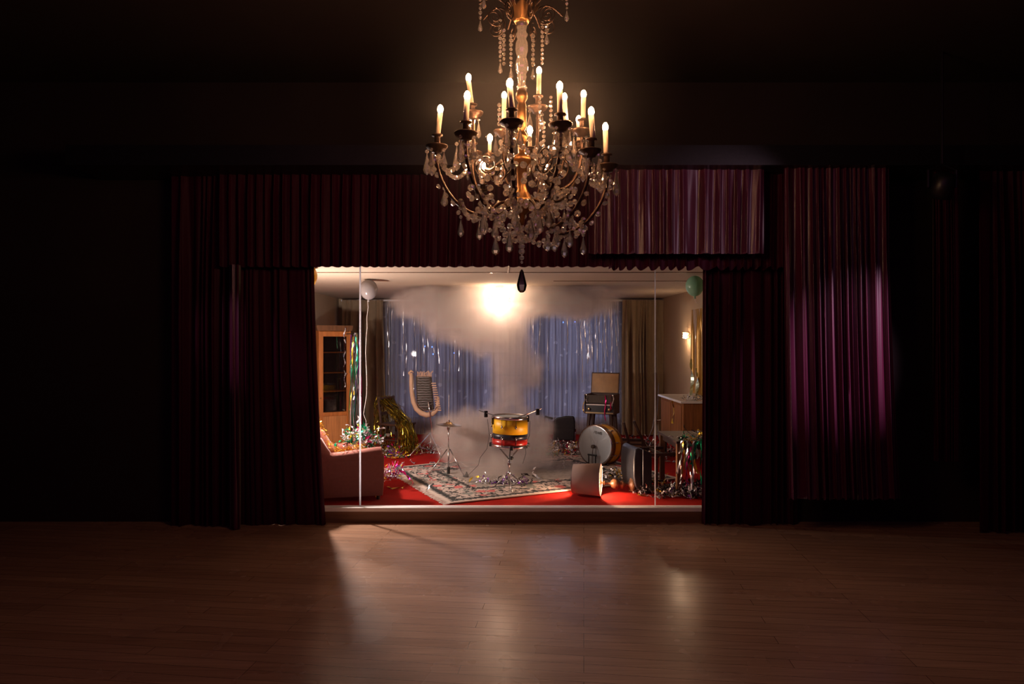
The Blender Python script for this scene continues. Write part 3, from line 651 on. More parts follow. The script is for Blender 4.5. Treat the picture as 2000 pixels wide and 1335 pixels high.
# tinsel over the wooden chair
mb = MB(); r = random.Random(3)
for i in range(330):
    f = r.random(); top = Mx @ Vector((r.uniform(-.20, .16), .25+r.uniform(-.02, .03), .87-.05*r.random()))
    k = r.random()
    if k < .35: pts = [top, top+Vector((r.uniform(-.05, .0), -.03, -.12)), top+Vector((r.uniform(-.06, .02), -.04, -.4)), Vector((top.x+r.uniform(-.08, .08), top.y-.08, r.uniform(.02, .2)))]
    else:
        e = Mx @ Vector((r.uniform(-.24, .05), -.20+r.uniform(-.06, .04), .47)); g = Vector((e.x+r.uniform(.0, .16), e.y-r.uniform(0, .1), r.uniform(.01, .12)))
        mdd = top.lerp(e, .5)+Vector((r.uniform(-.03, .05), -.02, r.uniform(-.05, .03))); pts = [top, mdd, e+Vector((0, 0, r.uniform(-.04, .05))), e.lerp(g, .5)+Vector((.03, 0, 0)), g]
    pp = []
    for a, b2 in zip(pts[:-1], pts[1:]):
        for j in range(3): pp.append(a.lerp(b2, j/3)+Vector((r.uniform(-.012, .012),)*3))
    pp.append(pts[-1]); mb.ribbon(pp, .007, [Vector((r.uniform(-1, 1), r.uniform(-1, 1), r.uniform(-1, 1))).normalized() for _ in pp])
for i in range(260):
    a = r.uniform(0, 2*PI); q = math.sqrt(r.random()); strip(mb, (cc.x+.12+.42*q*math.cos(a), cc.y-.15+.40*q*math.sin(a), .01+.05*r.random()), .14, .007, 0, r)
mb.single('tinsel_garland', M['tinsel'], 'green-gold tinsel curtain thrown over the dark wooden chair and spilling on the floor', 'tinsel', kind='stuff')
# tinsel along the armchair
mb = MB(); r = random.Random(4)
path = [MA @ Vector(p) for p in ((A0+.02, -.12, .90), (A0+.12, -.2, .82), (A0+.20, -.24, .64), (A0+.27, -.30, .55), (A0+.40, -.30, .555), (A0+.52, -.29, .57), (A0+.60, -.26, .58))]
for i in range(520):
    k = r.random()*(len(path)-1); j = int(k); p = path[j].lerp(path[j+1], k-j)+Vector((r.gauss(0, .018), r.gauss(0, .03), r.gauss(0, .016)))
    mb.ribbon([p, p+Vector((r.uniform(-.03, .03), r.uniform(-.03, .03), r.uniform(-.02, .03)))], .006, [Vector((r.uniform(-1, 1), r.uniform(-1, 1), r.uniform(-1, 1))).normalized() for _ in range(2)])
mb.single('tinsel_garland', M['tinselbright'], 'bright gold tinsel garland lying along the terracotta armchair', 'tinsel', kind='stuff')
# multicoloured streamers hanging beside the cabinet (each strip an object) and the heap below
r = random.Random(8); n = 0
for i in range(62):
    px = r.uniform(684, 703); top = at(px, r.uniform(648, 700), 10.6+r.uniform(-.15, .15)); m = MB()
    hang(m, top, r.uniform(.75, 1.55) if i % 3 else r.uniform(.4, .8), r.uniform(.012, .022), 0, r)
    c = r.choice([0, 0, 0, 0, 5, 5, 2, 3, 1, 4]) if top.z > 0 else 0
    m.single('foil_streamer', FOIL[c], 'crinkled foil party streamer hanging beside the glazed cabinet', 'streamer', 'foil streamers hanging beside the glazed cabinet')
for i in range(5):
    m = MB(); hang(m, at(673+r.uniform(-1, 2), 640+i*22, 10.70), .22, .02, 0, r, .02); m.single('foil_streamer', FOIL[0], 'short silver foil streamer hanging at the edge of the cabinet door glass', 'streamer', 'silver foil at the cabinet door edge')
struct(MB().tube([at(676, 652, 10.8), at(712, 650, 10.8)], .006), 'trim_7', M['wire'])
c = at(705, 866, 8.10); pile((c.x, c.y, .50), .17, .09, .24, 190, r, [0, 0, 0, 2, 2, 3, 1, 0], .24, .030).single('foil_heap', FOIL, 'silver, green and pink foil heap on the far arm of the terracotta armchair', 'foil', kind='stuff')
for (px, py, rx, ry, h, n, pal, lab) in (
    (770, 893, .12, .10, .10, 110, [0, 1, 1, 3, 2, 4], 'gold and silver foil heap just behind the front of the armchair'),
    (762, 930, .13, .22, .06, 110, [0, 0, 4, 3, 1], 'silver and violet foil heap on the red carpet beside the armchair'),
    (985, 944, .30, .14, .05, 130, [0, 0, 0, 5, 4], 'silver and dark foil heap around the foot of the snare drum stand'),
    (1075, 890, .14, .14, .05, 70, [1, 2, 2, 0], 'green and yellow foil heap on the rug right of the smoke'),
    (1095, 880, .50, .60, .03, 260, [0, 5, 0, 0, 5, 1], 'scattered silver foil between the black chair and bass drum'),
    (1010, 872, 1.1, .7, .03, 340, [0, 5, 5, 5], 'dark foil flakes added as shade over the rear of the carpet in front of the sheers'),  # dark flakes stand in for shade on the rear carpet
    (730, 880, .45, .7, .04, 280, [1, 5, 0, 5], 'gold foil litter and added dark shade flakes on the carpet behind the armchair'),  # dark strips among the litter imitate the shaded left rear
    (1200, 932, .34, .30, .05, 170, [0, 0, 5, 1], 'silver foil litter behind the fallen lampshade'),
    (1290, 962, .30, .24, .10, 150, [0, 5, 5, 0, 1], 'silver and black foil litter around the fallen black chair legs'),
    (1262, 878, .45, .8, .06, 300, [0, 5, 5], 'foil litter with added dark shade flakes below the right tan curtain'),  # litter with dark strips added to shade the right rear
    (1345, 965, .24, .22, .16, 170, [0, 5, 5, 4, 0], 'dark and violet foil heap in the right front corner'),
    (850, 880, .50, .35, .02, 110, [0, 5, 0], 'sparse silver foil flakes around the chrome stands')):
    q = flo(px, py); m = pile((q.x, q.y, 0), rx, ry, h, n, r, pal, .13 if h < .06 else .18, .022)
    m.single('foil_litter', FOIL, lab, 'foil', kind='stuff')
# single bigger ribbons lying about
SP = [(800, 958, .35, 3), (830, 960, .30, 0), (790, 952, .30, 1), (812, 905, .12, 0), (850, 906, .15, 0), (940, 940, .35, 1), (1060, 940, .3, 0), (1040, 933, .3, 5), (925, 962, .12, 0), (1103, 918, .2, 0), (1288, 902, .3, 0), (1300, 895, .25, 0), (1110, 890, .2, 3), (950, 905, .1, 0), (975, 925, .1, 0), (930, 895, .12, 0), (1010, 912, .12, 4), (735, 972, .3, 1), (1285, 975, .1, 0), (1215, 880, .2, 0)]
for px, py, L, mi in SP:
    q = flo(px, py); q.z = .02; m = MB(); strip(m, q, L, .030, 0, r, flat=False)
    nm = ['silver', 'gold', 'green', 'magenta', 'violet', 'dark'][mi]
    where = 'left of the rug' if px < 860 else ('around the snare drum' if px < 1090 else 'on the right of the carpet')
    m.single('foil_ribbon', FOIL[mi], 'loose crumpled %s foil ribbon on the floor %s' % (nm, where), 'ribbon', '%s foil ribbons on the floor %s' % (nm, where))

# rug
ro = Vector((-.50, 7.23, .002)); ra = math.radians(25.5)
t = thing('floral_rug', 'cream floral rug with black leaf border lying skewed under the drums', 'rug', ro, ra)
m = MB(); nx, ny = 40, 30
def rg(u, v): return (u*RL, v*RW, .012+.003*math.sin(u*23)*math.sin(v*17))
m.grid(rg, nx, ny); m.build('weave', M['rug'], t, world=False, solid=.01)
m = MB(); r2 = random.Random(9)
for i in range(150):
    y = i*RW/150; m.ribbon([(0.005, y, .014), (-.03, y+r2.uniform(-.01, .01), .008), (-.065-r2.random()*.02, y+r2.uniform(-.015, .015), .004)], .013, (0, 1, 0))
m.build('fringe', M['fringe'], t, world=False)

# instrument on stand
ic = Vector((X(836, 10.6), 10.6, 0))
t = thing('stand_instrument', 'cream U-shaped instrument with dark ribs clamped on a chrome tripod stand', 'instrument', ic)
def I(px, py, dy=0.0): return at(px, py, 10.6+dy)
U = [(803, 728), (803, 745), (804, 765), (807, 784), (813, 798), (822, 806), (833, 810), (845, 808), (852, 801), (855, 790), (856, 775)]
MB().tube([I(*p) for p in U], [.016, .019, .020, .022, .024, .026, .027, .025, .022, .018, .012], 10, flat=1.6).build('padded_rim', M['cream'], t, smooth=True)
MB().tube([I(x+5.5, y-(3 if y > 795 else 0), -.04) for x, y in [(802, 731), (803, 765), (807, 784), (813, 796), (822, 803), (833, 805), (843, 803), (848, 796)]], .006, 8).build('tube_rim', M['chrome'], t, smooth=True)
MB().tube([I(801, 733), I(799, 728), I(803, 724), I(808, 727)], [.012, .02, .02, .008], 8).build('torn_flap', M['cream'], t, smooth=True)
m = MB(); r = random.Random(6)
for i in range(14):
    a = I(815+i*2.1, 735, -.02); m.ribbon([a, a+Vector((r.uniform(-.02, .02), -.02, .05)), a+Vector((r.uniform(-.03, .03)+.02, -.03, .075+r.uniform(-.02, .02)))], .012)
m.build('frayed_top', M['cream'], t, solid=.003)
def pl(u, v):
    x0, x1 = 812+3*v, 843+5*v; return tuple(I(x0+(x1-x0)*u, 734+68*v, .03-.02*math.sin(u*PI)))
MB().grid(pl, 8, 8).build('back_plate', M['grille'], t, smooth=True, solid=.01)
for i in range(13):
    y = 737+i*4.7; x1 = 840+i*.55-(6 if i > 11 else 0); x0 = 814+(i-10)*1.5*(i > 10)
    pts = [I(x0+(x1-x0)*j/8, y+r.uniform(-.5, .5), -.02) for j in range(9)]
    MB().tube(pts, .007, 6).build('rib', M['steel'], t, smooth=True)
for i in range(13):
    y = 748+i*4.4; MB().box(I(847+i*.85, y, -.01), (.075, .02, .018), None, r.uniform(-.3, .3)).build('key', M['cream'], t, bevel=.004)
MB().tube([I(836, 784, -.05), I(840, 806, -.03), I(844, 838), I(842, 884)], .012, 10).build('pole', M['chrome'], t, smooth=True)
ap = I(840, 846)
for (px, py) in ((797, 893), (862, 893), (843, 884)):
    q = flo(px, py, .01); lg = MB().tube([ap, q], .009, 8).build('leg', M['chrome'], t, smooth=True)
    MB().tube([ap.lerp(q, .93), q], .014, 8).build('rubber_foot', M['rubber'], lg)
    MB().tube([ap.lerp(q, .55), I(841, 880)], .006, 6).build('brace', M['chrome'], t)

# cymbal stand
bc = flo(876, 928); t = thing('cymbal_stand', 'thin chrome cymbal stand with one small cymbal left of the smoke', 'cymbal stand', bc)
yb = bc.y
MB().tube([at(876, 926, yb), at(876, 872, yb)], .011).tube([at(876, 872, yb), at(876, 835, yb)], .008).build('pole', M['chrome'], t, smooth=True)
MB().tube([at(876, 838, yb), at(877, 770, yb)], .0035, 6).build('rod', M['chrome'], t)
MB().cyl(at(876, 926, yb), at(876, 912, yb), .02).build('pedal_base', M['rubber'], t)
Mx = Matrix.Translation(at(877, 829, yb)) @ Matrix.Rotation(.05, 4, 'Y')
MB().lathe([(.165, -.002), (.10, .012), (.045, .020), (.038, .036), (.012, .042), (.012, .038), (.036, .032), (.043, .016), (.10, .008), (.165, -.005)], 32, Mx, cap=False).build('cymbal', M['brass'], t, smooth=True)
MB().cyl(at(876, 834, yb), at(876, 840, yb), .022, .014).build('cymbal_cup', M['steel'], t); MB().cyl(at(877, 826, yb), at(877, 820, yb), .012).build('wing_nut', M['chrome'], t)
for (px, py) in ((834, 931), (908, 932), (893, 905)):
    q = flo(px, py, .01); a = at(873 if px < 870 else 879, 877, yb); lg = MB().tube([a, a.lerp(q, .5), q], [.007, .009, .011], 8).build('leg', M['chrome'], t, smooth=True)
    MB().tube([a.lerp(q, .93), q], .017, 8).build('rubber_foot', M['rubber'], lg)
    MB().tube([a.lerp(q, .45), at(876, 905, yb)], .005, 6).build('brace', M['chrome'], t)

# snare drum on its stand
dc = Vector((X(993, 8.0), 8.0, 0)); sb = flo(994, 950)
t = thing('tom_drum', 'yellow, black and red striped drum held on the middle stand', 'drum', (dc.x, 8.0, .52))
Rd = .205; Mx = Matrix.Translation(Vector((dc.x, 8.0, 0))) @ Matrix.Rotation(.03, 4, 'Y')
zb, zT = .515, .845
def band(a, b): return MB().lathe([(Rd-.004, a), (Rd, a), (Rd, b), (Rd-.004, b)], 48, Mx, cap=False)
sh = band(zb+.145, zT).build('shell', M['yellow'], t, smooth=True)
band(zb+.085, zb+.145).build('black_stripe', M['blackwrap'], sh, smooth=True); band(zb, zb+.085).build('red_stripe', M['redwrap'], sh, smooth=True)
for z in (zT, zb): MB().lathe([(Rd-.002, z-.018), (Rd+.009, z-.018), (Rd+.009, z+.018), (Rd+.002, z+.02), (Rd-.006, z+.008)], 48, Mx, cap=False).build('hoop', M['chrome'], t, smooth=True)
MB().lathe([(.01, zT+.006), (Rd-.004, zT+.006)], 48, Mx).build('drum_head', M['head'], t); MB().lathe([(.01, zb), (Rd-.004, zb)], 48, Mx).build('drum_head', M['head'], t)
for k in range(8):
    a = 2*PI*k/8-1.95; u = Vector((math.cos(a), math.sin(a), 0)); c0 = Mx @ (u*(Rd+.008)); 
    for z0, z1 in ((zb+.10, zb), (zT-.10, zT)):
        lg = MB().tube([c0+Vector((0, 0, z0-.02)), c0+Vector((0, 0, z0)), c0+Vector((0, 0, z0+.02))], [.006, .012, .006], 8).build('lug', M['chrome'], t, smooth=True)
        MB().cyl(c0+Vector((0, 0, z0)), c0+Vector((0, 0, z1)), .003, n=6).build('tension_rod', M['chrome'], lg)
t = thing('drum_stand', 'chrome tripod stand with a cradle basket under the striped drum', 'stand', (sb.x, sb.y, .012))
hb = Vector((sb.x, 8.0, .35))
MB().tube([Vector((sb.x, sb.y, .03)), Vector((sb.x, 8.0, .38))], .010).tube([Vector((sb.x, sb.y, .03)), Vector((sb.x, 8.0, .2))], .014).build('pole', M['chrome'], t, smooth=True)
MB().cyl(at(995, 908, 8), at(995, 903, 8), .022).build('collar', M['chrome'], t); MB().lathe([(.01, -.02), (.024, -.01), (.024, .01), (.01, .02)], 10, Matrix.Translation(at(999, 894, 7.97))).build('tilt_knob', M['rubber'], t, smooth=True)
for a in (2.9, .3, -1.5):
    e = Mx @ Vector((math.cos(a)*(Rd+.02), math.sin(a)*(Rd+.02), zb-.012)); MB().tube([hb, hb.lerp(e, .55)+Vector((0, 0, .045)), e], .009, 8).build('cradle_arm', M['steel'], t, smooth=True)
    MB().box(e+Vector((0, 0, .01)), (.04, .04, .05), rz=a).build('rubber_grip', M['rubber'], t, bevel=.008)
for (px, py) in ((965, 950), (1000, 962), (1025, 948)):
    q = flo(px, py, .015); a = Vector((sb.x, sb.y, .17)); MB().tube([a, q], .007, 8).build('leg', M['chrome'], t, smooth=True)
# metal rods with clamp blocks and dangling cables over the drum
for k, (a, b, bl, wr, lab) in enumerate((((935, 801), (984, 817), ((949, 808), (962, 822)), ((952, 818), (956, 850), (951, 876), (938, 893), (934, 908), (912, 930)), 'thin metal rod with black clamps reaching from the left over the striped drum'),
                            ((1058, 797), (1012, 815), ((1050, 804), (1031, 817)), ((1035, 822), (1034, 850), (1026, 870), (1027, 885), (1021, 905)), 'thin metal rod with black clamps reaching from the right over the striped drum'))):
    A, B = at(*a, 7.95), at(*b, 7.92); t = thing('clamp_rod', lab, 'rod', A.lerp(B, .5))
    MB().tube([A, B], .0065, 6).build('rod', M['chrome'], t); 
    for j, (x, y) in enumerate(bl): MB().box(at(x, y, 7.95), (.04 if j == 0 else .025, .03, .075), rz=.3).build('clamp_block', M['rubber'], t, bevel=.005)
    pts = [at(x, y, 7.95+.12*i) for i, (x, y) in enumerate(wr)]; pts = [p if p.z > .02 else Vector((p.x, p.y, .02)) for p in pts]
    MB().tube(pts, .0028, 5).build('cable', M['wire'], t)
MB().lathe([(.03, 0), (.028, .02), (.012, .05), (.008, .07)], 12, Matrix.Translation(flo(907, 932, .0)+Vector((.03, -.06, .014)))).single('rubber_plug', M['rubber'], 'small black rubber foot plug on the rug at the end of the cable', 'plug', smooth=True)

# bass drum
nrm = Vector((-.66, -.75, .06)).normalized(); bc = Vector((X(1162, 9.5), 9.5, .285))
t = thing('bass_drum', 'large bass drum with pale blue-white head and yellow shell standing on its edge', 'drum', (bc.x, bc.y, 0))
q = Vector((0, 0, 1)).rotation_difference(nrm); q = nrm.to_track_quat('Z', 'Y'); Mx = Matrix.Translation(bc) @ q.to_matrix().to_4x4()
R = .275; dp = .25
sh = MB().lathe([(R, -dp), (R, -.10)], 56, Mx, cap=False).build('shell', M['yellow'], t, smooth=True)
MB().lathe([(R+.001, -.10), (R+.001, -.03)], 56, Mx, cap=False).build('brown_stripe', M['brownwrap'], sh, smooth=True)
for z in (-.015, -dp): MB().lathe([(R-.006, z+.015), (R+.012, z+.013), (R+.014, z-.018), (R, z-.018)], 56, Mx, cap=False).build('hoop', M['midwood'] if z > -.1 else M['midwood'], t, smooth=True)
MB().lathe([(R-.012, .005), (R+.004, .006), (R+.004, -.003)], 56, Mx, cap=False).build('hoop', M['chrome'], t, smooth=True)
hd = MB().lathe([(.01, 0), (R-.008, 0)], 56, Mx).build('drum_head', M['head'], t); MB().lathe([(.01, -dp), (R-.008, -dp)], 56, Mx).build('drum_head', M['head'], t)
cu = bpy.data.curves.new('logo', 'FONT'); cu.body = 'PEARL'; cu.size = .052; cu.shear = .35; cu.extrude = .0006; cu.align_x = 'CENTER'
# flatten the lettering into a mesh so it is a plain part of the head
ob = bpy.data.objects.new('logo_tmp', cu); C.objects.link(ob); dg = bpy.context.evaluated_depsgraph_get(); dg.update(); me = bpy.data.meshes.new_from_object(ob.evaluated_get(dg)); bpy.data.objects.remove(ob)
lw = MB(); lw.add([v.co for v in me.vertices], [tuple(p.vertices) for p in me.polygons], Mx @ Matrix.Rotation(-.08, 4, 'Z') @ Matrix.Translation((.03, .165, .006))); lw.build('logo_lettering', M['wire'], hd)
for k in range(10):
    a = 2*PI*k/10+.2; u = Vector((math.cos(a), math.sin(a), 0))
    lg = MB().tube([Mx @ (u*(R+.012)+Vector((0, 0, -.09))), Mx @ (u*(R+.018)+Vector((0, 0, -.12))), Mx @ (u*(R+.012)+Vector((0, 0, -.15)))], [.007, .012, .007], 8).build('lug', M['chrome'], t, smooth=True)
    MB().cyl(Mx @ (u*(R+.014)+Vector((0, 0, .01))), Mx @ (u*(R+.014)+Vector((0, 0, -dp))), .0035, n=6).build('tension_rod', M['chrome'], lg)
# pedal
pb = bc+nrm*.07; pb = Vector((pb.x, pb.y, 0)); s = Vector((-nrm.y, nrm.x, 0)).normalized()*-1
t = thing('bass_pedal', 'black beater pedal standing in front of the bass drum head', 'pedal', pb)
MB().box(pb-Vector((-nrm.x*.08, -nrm.y*.08, -.015)), (.10, .24, .02), rz=math.atan2(nrm.y, nrm.x)+PI/2).build('footboard', M['rubber'], t, bevel=.004)
for k in (-1, 1): MB().tube([pb+s*.055*k+Vector((0, 0, .0)), pb+s*.055*k+Vector((0, 0, .17))], .008).build('post', M['rubber'], t)
MB().tube([pb-s*.07+Vector((0, 0, .16)), pb+s*.07+Vector((0, 0, .16))], .012).build('axle', M['rubber'], t)
MB().tube([pb+Vector((0, 0, .0)), pb+Vector((0, 0, .15)), pb-nrm*.02+Vector((0, 0, .26))], .006).build('beater_shaft', M['steel'], t)
MB().lathe([(.01, -.025), (.026, -.02), (.026, .02), (.01, .025)], 14, Matrix.Translation(pb-nrm*.025+Vector((0, 0, .275))) @ q.to_matrix().to_4x4()).build('beater', M['grille'], t, smooth=True)

# black chair lying back by the sheers
bp = Vector((X(1104, 11.6), 11.6, 0)); rzb = -.12; Mx = rot(bp, rzb)
t = thing('black_chair', 'black upholstered low chair seen from behind near the sheer curtains', 'chair', bp, rzb)
MB().prism([(-.19, .05), (.16, .05), (.17, .38), (.15, .475), (.02, .475), (-.15, .44), (-.19, .40)], -.05, .05, Mx).build('backrest', M['black'], t, bevel=.03)
MB().box((-.01, .25, .22), (.34, .40, .10), Mx).build('seat', M['black'], t, bevel=.03)
for x in (-.20, .17):
    for y in (-.06, .42): MB().cyl(Mx @ Vector((x, y, 0)), Mx @ Vector((x, y, .40 if x < 0 else .2)), .012).build('leg', M['chrome'], t)
MB().tube([Mx @ Vector((-.22, .0, .42)), Mx @ Vector((-.34, .1, .44)), Mx @ Vector((-.36, .3, .40))], .02).build('armrest', M['black'], t, smooth=True)

# record console
kc = Vector((X(1176, 11.3), 11.3, 0)); rzk = -.42; Mx = rot(kc, rzk)
t = thing('record_console', 'dark wooden radio record console with its lid open on splayed legs', 'console', kc, rzk)
z0, z1 = .545, .865; Wk, Dk = .50, .36
m = MB(); m.box((0, 0, z0+.01), (Wk, Dk, .02), Mx).box((-Wk/2+.01, 0, (z0+z1)/2), (.02, Dk, z1-z0), Mx).box((Wk/2-.01, 0, (z0+z1)/2), (.02, Dk, z1-z0), Mx).box((0, Dk/2-.01, (z0+z1)/2), (Wk, .02, z1-z0), Mx).box((0, 0, z1-.06), (Wk-.04, Dk-.04, .02), Mx)
m.build('body', M['darkwood'], t, bevel=.004)
MB().box((0, -Dk/2+.012, z1-.075), (Wk-.05, .012, .13), Mx).build('upper_front', M['grille'], t)
MB().box((0, -Dk/2+.006, z0+.155), (Wk-.06, .012, .022), Mx).build('tuning_dial', M['topwhite'], t)
MB().box((0, -Dk/2+.012, z0+.085), (Wk-.05, .012, .115), Mx).build('speaker_grille', M['black'], t)
MB().box((0, -Dk/2+.004, z0+.022), (Wk-.04, .012, .02), Mx).build('button_bar', M['brass'], t)
for x in (-.17, .17): MB().lathe([(.026, 0), (.024, .02), (.015, .024)], 16, Mx @ Matrix.Translation((x, -Dk/2, z0+.08)) @ Matrix.Rotation(PI/2, 4, 'X')).build('knob', M['brass'], t, smooth=True)
MB().lathe([(.13, 0), (.13, .012), (.02, .014)], 28, Mx @ Matrix.Translation((-.04, 0, z1-.05))).build('turntable', M['rubber'], t)
lid = MB(); Ml = Mx @ Matrix.Translation((0, Dk/2-.01, z1)) @ Matrix.Rotation(-.18, 4, 'X'); lid.box((0, 0, .175), (Wk-.02, .02, .35), Ml); l = lid.build('lid', M['darkwood'], t)
MB().box((0, -.012, .17), (Wk-.05, .006, .32), Ml).build('lid_lining', M['lining'], l)
for x in (-.18, .18):
    for y in (-.12, .12): MB().tube([Mx @ Vector((x, y, z0)), Mx @ Vector((x*1.25, y*1.25, 0))], [.036, .018], 8).build('leg', M['darkwood'], t)
r = random.Random(31)
for x, L, mi, lab in ((-.245, .30, 1, 'yellow foil streamer hanging from the left corner of the record console'), (-.215, .14, 0, 'short silver foil streamer on the left of the record console'), (.10, .44, 3, 'long magenta foil streamer hanging down the record console front'), (.19, .24, 3, 'shorter magenta foil streamer on the right of the record console'), (.235, .22, 0, 'silver foil streamer at the right corner of the record console')):
    m = MB(); hang(m, Mx @ Vector((x, -Dk/2-.02, z1)), L, .018, 0, r, .02); m.single('foil_streamer', FOIL[mi], lab, 'streamer')

# upturned stool behind the bass drum
oc = Vector((X(1232, 9.95), 9.95, 0)); Mx = rot(oc, -.25)
t = thing('overturned_stool', 'overturned wooden stool with a beige underside right of the bass drum', 'stool', oc, -.25)
MB().box((0, .02, .15), (.30, .03, .28), Mx).build('seat', M['beige'], t, bevel=.006)
MB().box((0, 0, .30), (.34, .05, .035), Mx).box((.17, 0, .16), (.035, .05, .30), Mx).box((0, -.005, .235), (.32, .03, .02), Mx).build('frame', M['darkwood'], t)
for a, b in (((1226, 862), (1243, 905)), ((1218, 800+25), (1228, 862)), ((1238, 822), (1264, 878))): 
    A, B = at(*a, 9.85), at(*b, 9.85); B.z = max(B.z, .02); MB().tube([A, B], .020, 8).build('leg', M['darkwood'], t)
# small tilted table behind
t = thing('metal_stand', 'thin dark metal stand leaning in the right rear corner of the room', 'stand', flo(1272, 880))
MB().tube([at(1287, 748, 11.5), at(1284, 800, 11.5), flo(1274, 872)], .008).build('pole', M['steel'], t)
MB().tube([at(1281, 800, 11.5), at(1275, 835, 11.4), flo(1261, 868)], .008).build('leg', M['steel'], t)
MB().tube([at(1282, 830, 11.4), flo(1292, 876)], .008).build('leg', M['steel'], t); MB().tube([at(1281, 821, 11.45), at(1291, 820, 11.4)], .012).build('clamp', M['steel'], t)

# glowing lampshade on its side and the turned base
sc0 = Vector((X(1146, 7.66), 7.66, 0)); ax = Vector((math.cos(-.26), math.sin(-.26), 0))
t = thing('fallen_lampshade', 'pale drum lampshade lying on its side, lit from inside, in front', 'lampshade', sc0)
q = ax.to_track_quat('Z', 'Y'); Rb = .182; Mx = Matrix.Translation(Vector((sc0.x, sc0.y, Rb+.004))) @ q.to_matrix().to_4x4()
hL = .155
MB().lathe([(.160, -hL), (Rb, hL), (Rb-.003, hL), (.157, -hL)], 48, Mx, cap=False).build('shade', M['shade'], t, smooth=True)
for z, rr in ((-hL, .159), (hL, Rb-.001)): MB().tube([Mx @ Vector((rr*math.cos(a*PI/24), rr*math.sin(a*PI/24), z)) for a in range(49)], .0035, 6).build('wire_ring', M['steel'], t)
for k in range(3): MB().cyl(Mx @ Vector((0, 0, hL-.03)), Mx @ Vector((Rb*math.cos(k*2.1), Rb*math.sin(k*2.1), hL)), .002, n=5).build('spoke', M['steel'], t)
b0 = Vector((X(1170, 7.80), 7.80, .115)); b1 = Vector((X(1250, 7.85), 7.85, .075)); axb = (b1-b0).normalized(); Mx = Matrix.Translation(b0) @ axb.to_track_quat('Z', 'Y').to_matrix().to_4x4()
t = thing('lamp_base', 'turned wooden table lamp base lying between the lampshade and black chair', 'lamp', b0)
MB().lathe([(.012, -.06), (.014, 0), (.03, .005), (.018, .014), (.032, .022), (.018, .030), (.032, .038), (.018, .048), (.034, .056), (.014, .07), (.013, .13), (.04, .145), (.055, .17), (.06, .20), (.045, .225), (.03, .24), (.05, .26), (.05, .28), (.02, .30), (.022, .34), (.075, .365), (.085, .385), (.085, .40), (.03, .41)], 20, Mx).build('stem', M['carved'], t, smooth=True)
MB().lathe([(.012, -.14), (.022, -.115), (.02, -.09), (.012, -.07)], 12, Mx).build('bulb', M['bulbsconce'], t, smooth=True)

# fallen black chair
fc = Vector((X(1248, 7.85), 7.85, 0)); rzf = .16; Mx = rot(fc, rzf)
t = thing('fallen_chair', 'grey-blue vinyl chair with black legs lying on its side near the glass', 'chair', fc, rzf)
MB().prism([(-.08, .08), (-.10, .20), (-.10, .40), (-.085, .50), (-.04, .525), (.0, .50), (.0, .06), (-.05, .05)], -.10, .34, Mx).build('seat_cushion', M['navy'], t, bevel=.02)
MB().prism([(.0, .03), (.0, .51), (.11, .46), (.11, .01)], -.12, .06, Mx).build('backrest', M['navy'], t, bevel=.012)
for y, z in ((-.10, .44), (-.10, .06), (.30, .45), (.30, .05)): MB().box((.24, y, z), (.36, .032, .034), Mx).build('leg', M['darkwood'], t, bevel=.003)
for y in (-.10, .30): MB().box((.17, y, .25), (.03, .03, .40), Mx).build('stretcher', M['darkwood'], t, bevel=.003)
MB().box((.25, .10, .44), (.028, .42, .03), Mx).build('stretcher', M['darkwood'], t, bevel=.003)

# table at the right
t = thing('side_table', 'brown wooden side table in the right foreground with foil hanging from it', 'table', (2.45, 8.05, 0))
MB().box((2.48, 8.07, .60), (.95, .90, .03)).build('tabletop', M['darkwood'], t, bevel=.004)
MB().box((2.48, 8.07, .55), (.86, .82, .07)).build('apron', M['darkwood'], t)
for x in (2.05, 2.90):
    for y in (7.68, 8.46): MB().box((x, y, .29), (.058, .058, .58)).build('leg', M['midwood'], t, bevel=.004)
# sideboard
t = thing('sideboard', 'wooden sideboard with a pale glossy top standing along the right wall', 'sideboard', (2.77, 9.78, 0))
MB().box((2.765, 9.78, .62), (.52, 1.24, .56)).build('body', M['midwood2'], t, bevel=.005)
MB().box((2.75, 9.78, .915), (.57, 1.30, .03)).build('top', M['topwhite'], t, bevel=.003)
for y in (9.5, 10.08): MB().box((2.503, y, .62), (.016, .54, .48)).build('door', M['midwood2'], t, bevel=.004)
for x in (2.56, 2.98):
    for y in (9.22, 10.34): MB().cyl((x, y, 0), (x, y, .35), .018, .026).build('leg', M['darkwood'], t)
r = random.Random(41)
pile((2.72, 9.3, .932), .20, .10, .03, 60, r, [0, 5, 0], .10, .014).single('foil_heap', FOIL, 'silver foil lying on the pale top of the sideboard', 'foil', kind='stuff')
m = MB(); hang(m, (2.485, 9.6, .90), .32, .03, 0, r, .01); m.single('foil_streamer', FOIL[1], 'single yellow foil streamer hanging down the sideboard front', 'streamer')
cols = [2, 2, 1, 0, 0, 5, 5, 3, 0, 1, 4, 5]
for i in range(38):
    m = MB(); mi = cols[i % 12]; x = r.uniform(2.06, 2.55); y = 7.585+r.uniform(-.02, .02); hang(m, (x, y, .625), r.uniform(.2, .6), r.uniform(.014, .026), 0, r, .10)
    m.single('foil_streamer', FOIL[mi], 'foil party streamer hanging over the front edge of the side table', 'streamer', 'foil streamers hanging from the side table')
pile((2.3, 7.72, .617), .28, .12, .05, 60, r, [0, 1, 2, 5], .2, .02).single('foil_heap', FOIL, 'coloured foil heap lying on the brown side table', 'foil', kind='stuff')

for x_, z_ in ((1361, 700), (1371, 716)):
    m = MB(); hang(m, Vector((2.925, 3.0*F/(x_-CX), EYE-(z_-CY)*7.8/1000)), .55, .05, 0, r, .01); m.single('foil_streamer', M['mint'], 'pale mint foil strip hanging against the gold curtain above the sideboard', 'streamer', 'mint foil strips on the gold curtain')
